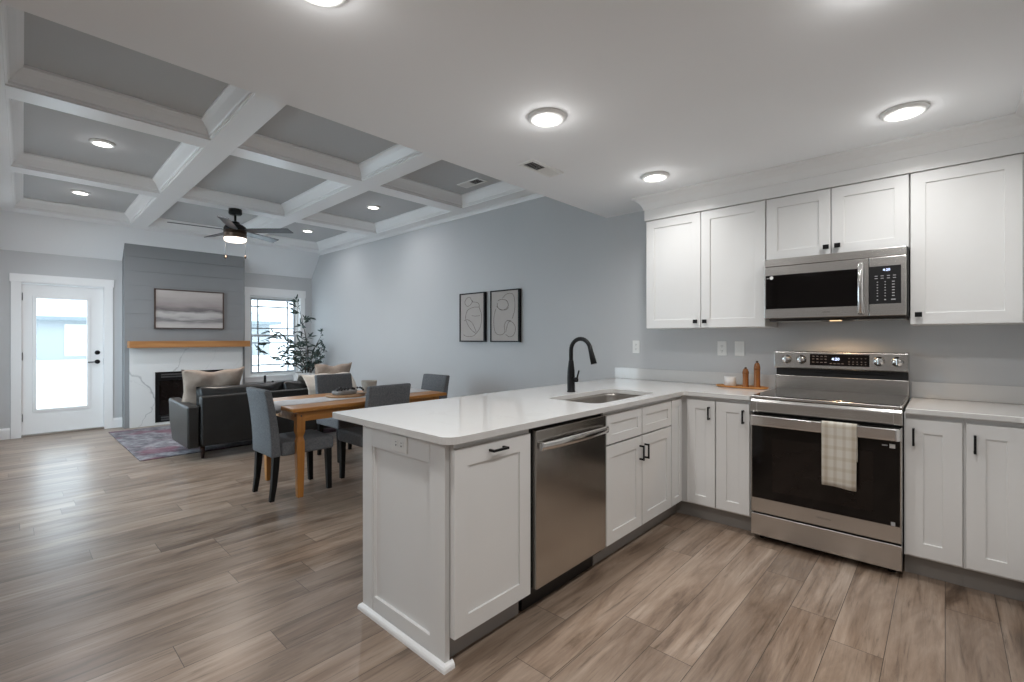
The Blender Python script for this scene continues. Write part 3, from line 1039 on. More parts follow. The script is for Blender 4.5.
for kk in range(5):
    a = math.radians(-170 + 72 * kk)
    m = MB()
    outline = [(0.13, -0.045), (0.22, -0.055), (0.64, -0.068), (0.665, 0.050), (0.22, 0.055), (0.13, 0.045)]
    R = Matrix.Rotation(a, 3, 'Z') @ Matrix.Rotation(math.radians(-13), 3, 'X')
    top = [R @ Vector((x, y, 0.004)) + Vector((0, 0, -0.255)) for x, y in outline]
    bot = [R @ Vector((x, y, -0.004)) + Vector((0, 0, -0.255)) for x, y in outline]
    tv = [m.bm.verts.new(p) for p in top]
    bv = [m.bm.verts.new(p) for p in bot]
    m.bm.faces.new(tv)
    m.bm.faces.new(bv[::-1])
    for i in range(6):
        m.bm.faces.new([tv[i], bv[i], bv[(i + 1) % 6], tv[(i + 1) % 6]])
    b = m.build('blade', BLADE, fan)
for (ax, ay) in ((-0.090, -0.080), (0.080, 0.085)):
    m = MB()
    m.tube([(ax, ay, -0.350), (ax, ay, -0.565)], 0.0018, 6)
    c = m.build('pull_chain', BLACKM, fan)
    MB().lathe([(0.003, -0.555), (0.010, -0.565), (0.012, -0.58), (0.006, -0.592)], (ax, ay, 0), 12).build('chain_knob', BRONZE, c)

# ================================================================== kitchen


def shaker(m, x0, x1, z0, z1, rail=0.057, t=0.02, rec=0.008, y=0.0):
    """Shaker panel whose front face lies at local y and looks towards -y."""
    o = [(x0, z0), (x1, z0), (x1, z1), (x0, z1)]
    i = [(x0 + rail, z0 + rail), (x1 - rail, z0 + rail), (x1 - rail, z1 - rail), (x0 + rail, z1 - rail)]
    bm = m.bm
    F = [bm.verts.new((a, y, b)) for a, b in o]
    I = [bm.verts.new((a, y, b)) for a, b in i]
    Rr = [bm.verts.new((a, y + rec, b)) for a, b in i]
    K = [bm.verts.new((a, y + t, b)) for a, b in o]
    for n in range(4):
        q = (n + 1) % 4
        bm.faces.new([F[n], F[q], I[q], I[n]])
        bm.faces.new([I[n], I[q], Rr[q], Rr[n]])
        bm.faces.new([F[n], K[n], K[q], F[q]])
    bm.faces.new(Rr)
    bm.faces.new(K[::-1])
    return m


def bar_pull(parent, x, z, length=0.10, vert=True, y=0.0):
    m = MB()
    h = length / 2
    if vert:
        m.box(x - 0.005, x + 0.005, y - 0.032, y - 0.023, z - h, z + h)
        for s in (-1, 1):
            m.box(x - 0.005, x + 0.005, y - 0.026, y, z + s * (h - 0.006) - 0.005, z + s * (h - 0.006) + 0.005)
    else:
        m.box(x - h, x + h, y - 0.032, y - 0.023, z - 0.005, z + 0.005)
        for s in (-1, 1):
            m.box(x + s * (h - 0.006) - 0.005, x + s * (h - 0.006) + 0.005, y - 0.026, y, z - 0.005, z + 0.005)
    return m.build('handle', BLACKM, parent, bevel=0.001)


def knob_sq(parent, x, z, y=0.0):
    m = MB()
    m.box(x - 0.016, x + 0.016, y - 0.028, y - 0.018, z - 0.014, z + 0.014)
    m.box(x - 0.006, x + 0.006, y - 0.019, y, z - 0.006, z + 0.006)
    return m.build('knob', BLACKM, parent, bevel=0.001)


def door_part(parent, x0, x1, z0, z1, rail=0.057, name='door'):
    return shaker(MB(), x0, x1, z0, z1, rail).build(name, CAB, parent, bevel=0.0012, seg=1)


XP = -1.380          # peninsula door faces, looking towards +X
YB = 3.290           # base cabinet door faces along the range wall
DZ0, DZ1 = 0.128, 0.857
P90 = PI / 2


def carcass(t, x0, x1, depth, z0=0.115, z1=0.884, kick=True):
    m = MB()
    m.box(x0, x1, 0.021, depth, z0, z1)
    m.build('carcass', CAB, t, bevel=0.001, seg=1)
    if kick:
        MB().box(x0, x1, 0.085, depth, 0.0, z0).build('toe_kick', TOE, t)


# peninsula: local x runs along world +Y, local -y looks to world +X
def pen(name, label, y0):
    return thing(name, label, 'base cabinet', (XP, y0, 0), P90)


tc_ = pen('base_cabinet', 'white pull-out base cabinet with one wide bar handle, at the open end of the peninsula', 1.160)
carcass(tc_, 0.021, 0.468, 0.61)
d = door_part(tc_, 0.008, 0.456, DZ0, DZ1, 0.072)
bar_pull(d, 0.236, 0.826, 0.092, False)

sb = pen('base_cabinet', 'white sink base cabinet with two false drawer fronts above two doors', 2.262)
m = MB()
m.plate([(0.0, 0.115), (0.842, 0.115), (0.842, 0.884), (0.0, 0.884)], [[(0.03, 0.14), (0.812, 0.14), (0.812, 0.85), (0.03, 0.85)]], 'y', 0.021, 0.041)
m.box(0.0, 0.018, 0.041, 0.61, 0.115, 0.884)
m.box(0.824, 0.842, 0.041, 0.61, 0.115, 0.884)
m.box(0.018, 0.824, 0.592, 0.61, 0.115, 0.884)
m.box(0.018, 0.824, 0.041, 0.592, 0.115, 0.133)
m.build('carcass', CAB, sb)
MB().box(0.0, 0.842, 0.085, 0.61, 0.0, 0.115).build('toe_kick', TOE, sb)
for (a, b) in ((0.004, 0.414), (0.424, 0.838)):
    shaker(MB(), a, b, 0.692, DZ1, 0.05).build('drawer', CAB, sb, bevel=0.0012, seg=1)
for (a, b, h) in ((0.004, 0.414, 0.388), (0.424, 0.838, 0.452)):
    d = door_part(sb, a, b, DZ0, 0.682, 0.068)
    bar_pull(d, h, 0.585, 0.092)

# corner cabinet with a folding pair of leaves
cc = thing('corner_cabinet', 'white corner base cabinet with folding leaves between sink cabinet and range', 'corner cabinet', (0, 0, 0))
m = MB()
m.box(XP - 0.021 - 0.59, XP - 0.021, 3.108, YW - 0.012, 0.115, 0.884)
m.box(XP - 0.0209, -1.152, YB + 0.021, YW - 0.012, 0.115, 0.884)
m.build('carcass', CAB, cc)
m = MB()
m.prism([(XP - 0.085, 3.104), (XP - 0.085, YB + 0.085), (-1.152, YB + 0.085), (-1.152, YB + 0.10), (XP - 0.10, YB + 0.10), (XP - 0.10, 3.104)], 'z', 0.0, 0.115)
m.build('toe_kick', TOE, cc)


def leaf(parent, x0, x1, z0, z1, M, rail=0.057):
    m = shaker(MB(), x0, x1, z0, z1, rail)
    bmesh.ops.transform(m.bm, matrix=M, verts=m.bm.verts)
    return m.build('door', CAB, parent, bevel=0.0012, seg=1)


leaf(cc, 0.002, 0.170, DZ0, DZ1, Matrix.Translation((XP, 3.108, 0)) @ Matrix.Rotation(P90, 4, 'Z'), 0.05)
d = leaf(cc, -1.350, -1.156, DZ0, DZ1, Matrix.Translation((0, YB, 0)), 0.062)
m = MB()
bar_pull(d, -1.192, 0.772, 0.088, True, YB)
nb = thing('base_cabinet', 'narrow white base cabinet with one door, beside the range on the sink side', 'base cabinet', (0, YB, 0))
carcass(nb, -1.1515, -0.930, 0.62)
d = door_part(nb, -1.147, -0.936, DZ0, DZ1, 0.066)
bar_pull(d, -0.972, 0.772, 0.088)
# cabinets on the other side of the range
rb = thing('base_cabinet', 'narrow white base cabinet with one door, between range and the counter corner', 'base cabinet', (0, YB, 0))
carcass(rb, -0.164, 0.068, 0.62)
d = door_part(rb, -0.158, 0.064, DZ0, DZ1, 0.074)
bar_pull(d, -0.124, 0.763, 0.092)
rc = thing('corner_cabinet', 'white corner base cabinet with one door showing, cut by the picture edge', 'corner cabinet', (0, YB, 0))
carcass(rc, 0.0685, 0.62, 0.62)
d = door_part(rc, 0.078, 0.290, DZ0, DZ1, 0.070)
bar_pull(d, 0.109, 0.758, 0.092)
sc = thing('base_cabinet', 'white base cabinet around the corner beyond the picture edge', 'base cabinet', (0.315, YB + 0.018, 0), -P90)
carcass(sc, 0.0, 1.30, 0.62)
for i in range(3):
    d = door_part(sc, 0.05 + i * 0.41, 0.05 + i * 0.41 + 0.404, DZ0, DZ1)
    bar_pull(d, 0.05 + i * 0.41 + 0.36, 0.76)

# peninsula end panel with shoe moulding
YE = 1.180
ep = thing('end_panel', 'white recessed panel closing the open end of the peninsula', 'end panel', (0, YE, 0))
m = MB()
shaker(m, -2.032, XP - 0.043, 0.0, 0.884, 0.09, 0.02, 0.012, -0.0202)
m.build('panel', CAB, ep, bevel=0.0012, seg=1)
m = MB()
m.box(-1.52, XP - 0.043, -0.0245, -0.0203, 0.0, 0.884)
m.box(-2.038, -1.955, -0.0245, -0.0203, 0.0, 0.884)
m.box(-1.954, -1.521, -0.0245, -0.0203, 0.785, 0.884)
m.build('stile', CAB, ep, bevel=0.001, seg=1)
m = MB()
q = [(0, 0), (0.018, 0.0), (0.017, 0.012), (0.013, 0.020), (0.006, 0.026), (0, 0.028)]
m.sweep([(-2.038, 0.30), (-2.038, -0.0246), (XP - 0.043, -0.0246), (XP - 0.043, 0.012)], [(-o if False else o, z) for o, z in q][::-1], smooth=False)
sh = m.build('shoe_moulding', TRIM, ep)
bk = MB().box(-2.037, -2.026, 1.1805, YW, 0.0, 0.884).build('back_panel', CAB)
tag(bk, 'white flat panel closing the dining side of the peninsula', 'panel')

# ---- dishwasher
dw = thing('dishwasher', 'stainless steel dishwasher with a bowed bar handle, built into the peninsula', 'dishwasher', (XP, 1.650, 0), P90)
MB().box(-0.016, 0.606, 0.03, 0.62, 0.10, 0.872).build('tub', BLACKP, dw)
m = MB()
m.box(0.0, 0.600, -0.006, 0.03, 0.132, 0.862)
dd = m.build('door', STEELD, dw, bevel=0.004, seg=2)
MB().box(0.0, 0.60, 0.085, 0.12, 0.0, 0.10).build('kick_plate', BLACKP, dw)
m = MB()


def dwh(u, v):
    x = 0.012 + 0.576 * u
    bow = math.sin(PI * u)
    y = -0.024 - 0.014 * bow ** 0.8
    z = 0.790
    a = 2 * PI * v
    return (x, y + 0.010 * math.cos(a), z + 0.021 * math.sin(a) * (0.9 + 0.1 * bow))


m.grid(dwh, 24, 14, True, True)
m.bm.faces.new([v for v in m.bm.verts if abs(v.co.x - 0.012) < 1e-5])
m.bm.faces.new([v for v in m.bm.verts if abs(v.co.x - 0.588) < 1e-5])
for x in (0.020, 0.550):
    m.box(x, x + 0.03, -0.034, -0.0055, 0.775, 0.805)
m.build('handle', CHROME, dd)

# ---- countertops
ctop = MB()
out = [(-2.277, YW)]
out += [(-2.277 + 0.012 - 0.012 * math.cos(t * PI / 8), 1.118 + 0.012 - 0.012 * math.sin(t * PI / 8)) for t in range(5)]
r = 0.055
out += [(-1.354 - r + r * math.sin(t * PI / 12), 1.118 + r - r * math.cos(t * PI / 12)) for t in range(7)]
r = 0.035
out += [(-1.354 + r - r * math.cos(t * PI / 12), 3.262 - r + r * math.sin(t * PI / 12)) for t in range(7)]
out += [(-0.928, 3.262), (-0.928, YW)]
ctop.plate(out, [rrect(-1.828, -1.450, 2.275, 3.035, 0.07)[::-1]], 'z', 0.885, 0.914)
ct = ctop.build('countertop', QUARTZ, bevel=0.004, seg=2)
tag(ct, 'white quartz countertop of the peninsula, wrapping the corner to the range, with the sink cut-out', 'countertop')
c2 = MB()
r = 0.035
o2 = [(-0.156, YW), (-0.156, 3.262)]
o2 += [(0.290 - r + r * math.sin(t * PI / 12), 3.262 - r + r * math.cos(t * PI / 12)) for t in range(7)]
o2 += [(0.290, 1.99), (0.95, 1.99), (0.95, YW)]
c2.plate(o2[::-1], [], 'z', 0.885, 0.914)
ct2 = c2.build('countertop', QUARTZ, bevel=0.004, seg=2)
tag(ct2, 'white quartz countertop on the microwave side beyond the range, turning the corner', 'countertop')
b1 = MB().box(-2.285, -0.920, YW - 0.02, YW, 0.9145, 1.014).build('backsplash', QUARTZ, bevel=0.002)
tag(b1, 'low white quartz backsplash strip behind the sink corner and wooden tray', 'backsplash')
b2 = MB().box(-0.156, 0.95, YW - 0.02, YW, 0.9145, 1.014).build('backsplash', QUARTZ, bevel=0.002)
tag(b2, 'low white quartz backsplash strip past the range, running to the picture edge', 'backsplash')

# ---- sink and faucet
sk = thing('sink', 'undermount stainless steel kitchen sink set in the peninsula countertop', 'sink', (-1.639, 2.655, 0.8845))
m = MB()
loops = []
for (gx, gy, z, r) in ((0.215, 0.41, -0.0005, 0.08), (0.192, 0.384, -0.0005, 0.072), (0.190, 0.382, -0.02, 0.07), (0.184, 0.374, -0.19, 0.06), (0.158, 0.348, -0.215, 0.05), (0.03, 0.03, -0.222, 0.028)):
    loops.append([m.bm.verts.new((x, y, z)) for x, y in rrect(-gx, gx, -gy, gy, r)])
for A, Bq in zip(loops, loops[1:]):
    n = len(A)
    for i in range(n):
        f = m.bm.faces.new([A[i], A[(i + 1) % n], Bq[(i + 1) % n], Bq[i]])
        f.smooth = True
m.bm.faces.new(loops[-1])
m.build('basin', SINKM, sk, solid=0.0012)
MB().lathe([(0.042, -0.221), (0.042, -0.214), (0.034, -0.213), (0.026, -0.217)], (0, 0, 0), 24).build('drain', CHROME, sk)

fc = thing('faucet', 'matte black gooseneck pull-down faucet standing behind the sink', 'faucet', (-1.912, 2.673, 0.914))
MB().lathe([(0.030, 0.0), (0.030, 0.006), (0.027, 0.010), (0.027, 0.10), (0.025, 0.15), (0.017, 0.215), (0.0155, 0.22)], (0, 0, 0), 24).build('base', BLACKM, fc)
pts = [(0, 0, 0.19), (0, 0, 0.29)]
R = 0.079
for i in range(1, 15):
    a = PI - (PI - 0.28) * i / 14
    pts.append((R + R * math.cos(a), 0, 0.290 + R * math.sin(a)))
MB().tube(pts, 0.0145, 14).build('spout', BLACKM, fc)
ex, ez = pts[-1][0], pts[-1][2]
dx, dz = math.sin(0.28), -math.cos(0.28)
MB().tube([(ex - dx * 0.01, 0, ez - dz * 0.01), (ex + dx * 0.03, 0, ez + dz * 0.03), (ex + dx * 0.06, 0, ez + dz * 0.06), (ex + dx * 0.115, 0, ez + dz * 0.115)], [0.0155, 0.016, 0.0185, 0.021], 16).build('spray_head', BLACKM, fc)
m = MB()
m.tube([(0.02, 0, 0.085), (0.05, 0, 0.087)], 0.017, 12)
m.tube([(0.048, 0, 0.092), (0.056, 0, 0.12), (0.066, 0, 0.152)], [0.0065, 0.006, 0.0055], 10)
m.build('lever', BLACKM, fc)

# ---- range
rg = thing('range', 'freestanding stainless steel electric range with black oven door and towel on its handle', 'range', (-0.541, 3.25, 0))
RW = 0.3745
m = MB()
m.box(-RW + 0.004, RW - 0.004, 0.045, 0.655, 0.035, 0.905)
m.build('body', BLACKP, rg)
m = MB()
m.box(-RW, RW, 0.0, 0.655, 0.905, 0.922)
m.build('top_frame', STEEL, rg, bevel=0.004, seg=2)
MB().box(-RW + 0.012, RW - 0.012, 0.018, 0.585, 0.9221, 0.9262).build('cooktop_glass', COOKG, rg, bevel=0.0015)
m = MB()
m.prism([(0.002, 0.902), (-0.012, 0.888), (-0.012, 0.822), (0.03, 0.815), (0.03, 0.902)], 'x', -RW, RW)
ap = m.build('front_apron', STEEL, rg, bevel=0.003)
m = MB()
m.plate([(-RW + 0.035, 0.828), (RW - 0.035, 0.828), (RW - 0.035, 0.885), (-RW + 0.035, 0.885)], [[(-RW + 0.040, 0.833), (RW - 0.040, 0.833), (RW - 0.040, 0.880), (-RW + 0.040, 0.880)]], 'y', -0.0145, -0.0118)
m.build('apron_groove', CHROME, ap)
m = MB()
m.box(-RW + 0.002, RW - 0.002, -0.012, 0.040, 0.188, 0.806)
od = m.build('oven_door', STEEL, rg, bevel=0.004)
MB().box(-RW + 0.010, RW - 0.010, -0.0155, -0.0115, 0.278, 0.742).build('oven_glass', GLASSB, od, bevel=0.001)
MB().box(-0.250, 0.250, -0.0162, -0.0154, 0.335, 0.665).build('oven_window', GLASSW, od)
m = MB()
m.plate(rrect(-RW + 0.006, RW - 0.006, -0.067, -0.0125, (0.022, 0.022, 0.0, 0.0), 5), [rrect(-RW + 0.032, RW - 0.032, -0.052, -0.012, (0.012, 0.012, 0, 0), 4)[::-1]], 'z', 0.742, 0.806)
m.build('oven_handle', CHROME, od, bevel=0.005, seg=3)
MB().box(RW - 0.086, RW - 0.062, -0.0163, -0.0154, 0.705, 0.712).build('sticker', PRINT, od)
MB().box(RW - 0.054, RW - 0.030, -0.0163, -0.0154, 0.696, 0.718).build('sticker', WHITEP, od)
MB().box(RW - 0.048, RW - 0.030, -0.0163, -0.0154, 0.280, 0.300).build('sticker', PRINT, od)
text_mesh('logo', 'SAMSUNG', 0.016, LOGO, od, (0.02, -0.0124, 0.235), (1, 0, 0), (0, 0, 1))
m = MB()
m.box(-RW + 0.002, RW - 0.002, -0.012, 0.040, 0.042, 0.178)
m.build('drawer', STEEL, rg, bevel=0.004)
for x in (-RW + 0.05, RW - 0.05):
    for y in (0.08, 0.60):
        MB().lathe([(0.018, 0.0), (0.018, 0.035)], (x, y, 0), 14).build('foot', BLACKP, rg)
m = MB()
m.box(-RW, RW, 0.590, 0.655, 0.9225, 1.02)
m.build('lower_backguard', STEEL, rg, bevel=0.003)
MB().box(-RW + 0.004, RW - 0.004, 0.602, 0.65, 1.02, 1.078).build('vent_slot', BLACKP, rg)
MB().box(-0.13, 0.26, 0.596, 0.603, 1.045, 1.052).build('vent_bar', BLACKM, rg)
m = MB()
m.prism([(0.556, 1.078), (0.564, 1.072), (0.655, 1.072), (0.655, 1.195), (0.570, 1.195), (0.562, 1.190)], 'x', -RW, RW)
cp = m.build('control_panel', STEEL, rg, bevel=0.004)
tilt = math.atan2(0.006, 0.112)
Rt = Matrix.Rotation(tilt, 3, 'X')


def on_panel(x, h, out=0.0):
    """Point on the sloped control panel: h from its lower edge, out = towards the cook."""
    d = Vector((0, math.sin(tilt), math.cos(tilt)))
    n = Vector((0, -math.cos(tilt), math.sin(tilt)))
    return Vector((x, 0.556, 1.078)) + d * h + n * out


def panel_box(m, x0, x1, h0, h1, t0, t1):
    vs = [m.bm.verts.new(on_panel(x, h, t)) for t in (t0, t1) for h in (h0, h1) for x in (x0, x1)]
    for f in ((0, 2, 3, 1), (4, 5, 7, 6), (0, 1, 5, 4), (2, 6, 7, 3), (0, 4, 6, 2), (1, 3, 7, 5)):
        m.bm.faces.new([vs[i] for i in f])


m = MB()
panel_box(m, -0.152, 0.180, 0.022, 0.100, -0.002, 0.0015)
cd = m.build('display', GLASSB, cp)
dirn = (0, math.sin(tilt), math.cos(tilt))
text_mesh('clock', '4:20', 0.026, DIGIT, cd, on_panel(-0.003, 0.067, 0.0022), (1, 0, 0), dirn)
for row, h in ((0, 0.085), (1, 0.066), (2, 0.044)):
    for i in range(4):
        m = MB()
        panel_box(m, -0.138 + i * 0.024, -0.125 + i * 0.024, h - 0.0022, h + 0.0022, 0.0012, 0.0019)
        m.build('key', PRINTD, cd)
for i in range(4):
    m = MB()
    panel_box(m, -0.036 + i * 0.022, -0.024 + i * 0.022, 0.0355, 0.040, 0.0012, 0.0019)
    m.build('key', PRINTD, cd)
for i in range(5):
    for h in (0.075, 0.052, 0.036):
        m = MB()
        panel_box(m, 0.068 + i * 0.022, 0.076 + i * 0.022, h - 0.002, h + 0.002, 0.0012, 0.0019)
        m.build('key', PRINTD, cd)
for x in (-0.295, -0.203, 0.229, 0.321):
    c = on_panel(x, 0.060, 0.0)
    m = MB()
    m.lathe([(0.031, 0.0), (0.031, 0.004), (0.027, 0.006), (0.024, 0.024), (0.021, 0.028), (0.004, 0.0285)], (0, 0, 0), 24)
    for v in m.bm.verts:
        v.co = Rt @ Matrix.Rotation(PI / 2, 3, 'X') @ v.co
        v.co = v.co + c
    kb = m.build('knob', CHROME, cp)
    m = MB()
    panel_box(m, x - 0.0045, x + 0.0045, 0.040, 0.080, 0.027, 0.036)
    m.build('grip', CHROME, kb, bevel=0.0015)

# towel over the oven handle
tw = MB()
tx0, tx1 = -0.5205, -0.3565
yh, zh = 3.25 - 0.0395, 0.774        # middle of the handle bar
path = []
for i in range(14):
    path.append((3.25 - 0.0755 - 0.0015 * math.sin(i * 0.5), 0.452 + (0.802 - 0.452) * i / 13))
path += [(3.25 - 0.073, 0.809), (3.25 - 0.064, 0.8125), (3.25 - 0.054, 0.812), (3.25 - 0.0475, 0.806)]
for i in range(10):
    path.append((3.25 - 0.0440 + 0.004 * i / 9, 0.80 - 0.20 * i / 9))


def twf(u, v):
    i = u * (len(path) - 1)
    a = int(i)
    b = min(a + 1, len(path) - 1)
    f = i - a
    y = path[a][0] * (1 - f) + path[b][0] * f
    z = path[a][1] * (1 - f) + path[b][1] * f
    x = tx0 + (tx1 - tx0) * v
    front = max(0.0, 1 - u / 0.48)
    y -= 0.006 * front * (0.5 + 0.5 * math.sin(v * 9.5 + 0.6))
    if u == 0:
        z += 0.002 * math.sin(v * 5) - 0.006 * v
    x += 0.004 * front * (0.5 - v)
    return (x, y, z)


tw.grid(twf, len(path) - 1, 18)
two = tw.build('towel', TOWEL, solid=0.0025)
tag(two, 'beige plaid kitchen towel hanging over the oven door handle', 'towel')

# ---- upper cabinets (doors look towards -y; local y=0 is the door face)
YU = 3.590
UZ0, UZ1 = 1.367, 2.252


def upper(label, x0, x1, z0, z1, doors, knobs):
    t = thing('wall_cabinet', label, 'wall cabinet', (0, YU, 0))
    MB().box(x0, x1, 0.0212, YW - YU, z0, 2.252).build('carcass', CAB, t, bevel=0.001, seg=1)
    for (a, b), (kx, kz) in zip(doors, knobs):
        d = door_part(t, a, b, z0 + 0.002, z1, 0.066)
        knob_sq(d, kx, kz)
    return t


upper('tall two-door white wall cabinet above the wooden tray', -1.813, -0.9185, UZ0, 2.248, [(-1.810, -1.3675), (-1.3625, -0.9205)], [(-1.400, 1.415), (-1.330, 1.414)])
upper('short two-door white wall cabinet above the microwave', -0.9145, -0.1545, 1.820, 2.248, [(-0.912, -0.5395), (-0.5345, -0.157)], [(-0.562, 1.873), (-0.501, 1.875)])
upper('tall single-door white wall cabinet beyond the microwave, cut by the picture edge', -0.1505, 0.62, UZ0, 2.248, [(-0.148, 0.297)], [(-0.113, 1.424)])
ucr = thing('wall_cabinet', 'white wall cabinet around the corner beyond the picture edge', 'wall cabinet', (0.352, YU + 0.0, 0), -P90)
MB().box(0.0, 1.1, 0.0212, 0.64, UZ0, 2.252).build('carcass', CAB, ucr, bevel=0.001, seg=1)
for i in range(2):
    d = door_part(ucr, 0.03 + i * 0.53, 0.555 + i * 0.53, UZ0 + 0.002, 2.248)
    knob_sq(d, (0.52, 0.595)[i], 1.42)
# frieze and crown above the wall cabinets
prof = [(-0.03, 2.2525), (0.0, 2.2525), (0.0, 2.338), (0.006, 2.342), (0.010, 2.356), (0.024, 2.386), (0.050, 2.414), (0.070, 2.424), (0.076, 2.428), (0.076, ZK), (-0.03, ZK)]
m = MB()
m.sweep([(-1.822, YW), (-1.822, 3.578), (0.340, 3.578), (0.340, 2.50)], [(-a, b) if False else (a, b) for a, b in prof][::-1])
bmesh.ops.recalc_face_normals(m.bm, faces=m.bm.faces)
struct(m.build('trim_%d' % (k + 2), CAB))
k += 3

# ---- microwave
mw = thing('microwave', 'stainless over-the-range microwave with black keypad, under the short cabinet', 'microwave', (0, 3.500, 0))
MX0, MX1 = -0.902, -0.157
m = MB()
m.box(MX0 + 0.004, MX1, 0.024, YW - 3.5, 1.418, 1.8165)
m.build('body', BLACKP, mw)
MB().box(MX0, MX1 - 0.006, 0.0, 0.0235, 1.768, 1.8165).build('top_vent', STEEL, mw, bevel=0.002)
m = MB()
m.box(MX0, -0.336, 0.0, 0.0235, 1.420, 1.766)
md = m.build('door', STEEL, mw, bevel=0.003)
MB().box(-0.893, -0.386, -0.0025, 0.0005, 1.483, 1.708).build('window', GLASSB, md, bevel=0.001)
m = MB()


def mwh(u, v):
    z = 1.432 + 0.312 * u
    b = math.sin(PI * u) ** 0.7
    a = 2 * PI * v
    return (-0.372 + 0.0145 * math.cos(a), -0.018 - 0.022 * b + 0.008 * math.sin(a), z)


m.grid(mwh, 22, 14, True, True)
m.bm.faces.new([v for v in m.bm.verts if abs(v.co.z - 1.432) < 1e-5])
m.bm.faces.new([v for v in m.bm.verts if abs(v.co.z - 1.744) < 1e-5])
for z in (1.436, 1.716):
    m.box(-0.382, -0.362, -0.020, 0.0005, z, z + 0.024)
m.build('handle', CHROME, md)
MB().lathe([(0.0115, -0.0042), (0.0115, -0.002)], (-0.858, 0.0, 1.692), 18, 'y').build('sticker', WHITEP, md)
MB().box(-0.887, -0.873, -0.0034, -0.0022, 1.687, 1.692).build('sticker', PRINT, md)
text_mesh('logo', 'SAMSUNG', 0.009, LOGO, md, (-0.55, -0.0004, 1.452), (1, 0, 0), (0, 0, 1))
m = MB()
m.box(-0.334, MX1 - 0.006, 0.0, 0.0235, 1.420, 1.766)
pn = m.build('control_side', STEEL, mw, bevel=0.003)
kp = MB().box(-0.354 + 0.020, -0.186, -0.0025, 0.0005, 1.490, 1.712).build('keypad', KEYG, pn, bevel=0.001)
text_mesh('clock', '4:20', 0.020, DIGIT, kp, (-0.252, -0.0032, 1.688), (1, 0, 0), (0, 0, 1))
words_k = [['1', '2', '3'], ['4', '5', '6'], ['7', '8', '9'], ['0']]
for r_, row in enumerate(((-0.300, -0.272, -0.243, -0.216),) * 2):
    for x in row:
        MB().box(x - 0.007, x + 0.007, -0.0033, -0.0024, 1.652 - r_ * 0.014, 1.656 - r_ * 0.014).build('key', PRINT, kp)
for r_ in range(6):
    for c_, x in enumerate((-0.294, -0.258, -0.221)):
        w = 0.006 if c_ == 2 else 0.003
        MB().box(x - w, x + w, -0.0033, -0.0024, 1.616 - r_ * 0.0165, 1.621 - r_ * 0.0165).build('key', PRINT, kp)
for x, w in ((-0.294, 0.003), (-0.258, 0.004), (-0.221, 0.010)):
    MB().box(x - w, x + w, -0.0033, -0.0024, 1.511, 1.517).build('key', PRINT, kp)
m = MB()
m.prism([(0.03, 1.418), (0.05, 1.402), (0.36, 1.402), (0.40, 1.418)], 'x', MX0 + 0.02, MX1 - 0.01)
mb_ = m.build('underside', BLACKP, mw)
for x in (-0.72, -0.30):
    MB().box(x - 0.13, x + 0.13, 0.06, 0.20, 1.398, 1.4025).build('grease_filter', STEEL, mb_)
MB().box(-0.545, -0.485, 0.09, 0.13, 1.3975, 1.4025).build('hood_lamp', HOODGLOW, mb_)
hl = bpy.data.lights.new('hood_light', 'SPOT')
hl.energy = 7.0
hl.color = (1.0, 0.68, 0.40)
hl.spot_size = math.radians(150)
hl.spot_blend = 0.6
hl.shadow_soft_size = 0.02
ho = bpy.data.objects.new('hood_light', hl)
COL.objects.link(ho)
ho.parent = mb_
ho.location = (-0.515, 0.11, 1.392)


# ---- outlets and switches
def wall_plate(label, x, z, kind, cat, y=YW, rz=0.0, horiz=False):
    t = thing('wall_outlet' if kind == 'outlet' else 'light_switch', label, cat, (x, y, z), rz)
    m = MB()
    hw, hh = (0.036, 0.058)
    if horiz:
        hw, hh = hh, hw
    m.box(-hw, hw, -0.006, 0.0, -hh, hh)
    pl = m.build('cover_plate', WHITEP, t, bevel=0.003)
    if kind == 'outlet':
        for s in (-1, 1):
            cx, cz = (s * 0.02, 0) if horiz else (0, s * 0.02)
            MB().box(cx - 0.0145, cx + 0.0145, -0.008, -0.0055, cz - 0.014, cz + 0.014).build('socket', WHITEP, t, bevel=0.002)
            m = MB()
            for q in (-1, 1):
                if horiz:
                    m.box(cx - 0.005, cx + 0.005, -0.0084, -0.0078, cz + q * 0.006 - 0.001, cz + q * 0.006 + 0.001)
                else:
                    m.box(cx + q * 0.006 - 0.001, cx + q * 0.006 + 0.001, -0.0084, -0.0078, cz - 0.003, cz + 0.006)
            m.box(cx - 0.0025, cx + 0.0025, -0.0084, -0.0078, cz - 0.011, cz - 0.007)
            m.build('slot', DARKSLOT, t)
    else:
        MB().box(-0.016, 0.016, -0.009, -0.0055, -0.034, 0.034).build('rocker', WHITEP, t, bevel=0.002)
    return t


wall_plate('white wall outlet on the bare wall beside the faucet', -2.073, 1.209, 'outlet', 'outlet')
wall_plate('white wall outlet under the two-door cabinet, above the white cup', -1.317, 1.206, 'outlet', 'outlet')
wall_plate('white light switch under the two-door cabinet, above the pepper mills', -1.185, 1.206, 'switch', 'light switch')
wall_plate('white wall outlet past the range, cut by the picture edge', 0.395, 1.206, 'outlet', 'outlet')
wall_plate('white sideways outlet in the end panel of the peninsula', -1.727, 0.833, 'outlet', 'outlet', YE - 0.0246, 0.0, True)

# ---- tray with mills and cup
tr = MB()
rx, ry = 0.186, 0.070
prof = [(0.90, 0.0), (0.97, 0.004), (1.0, 0.014), (0.97, 0.015), (0.93, 0.008), (0.4, 0.007)]


def tray_pt(s, z, a):
    ca, sa = math.cos(a), math.sin(a)
    e = 0.75
    return (s * rx * math.copysign(abs(ca) ** e, ca), s * ry * math.copysign(abs(sa) ** e, sa), z)


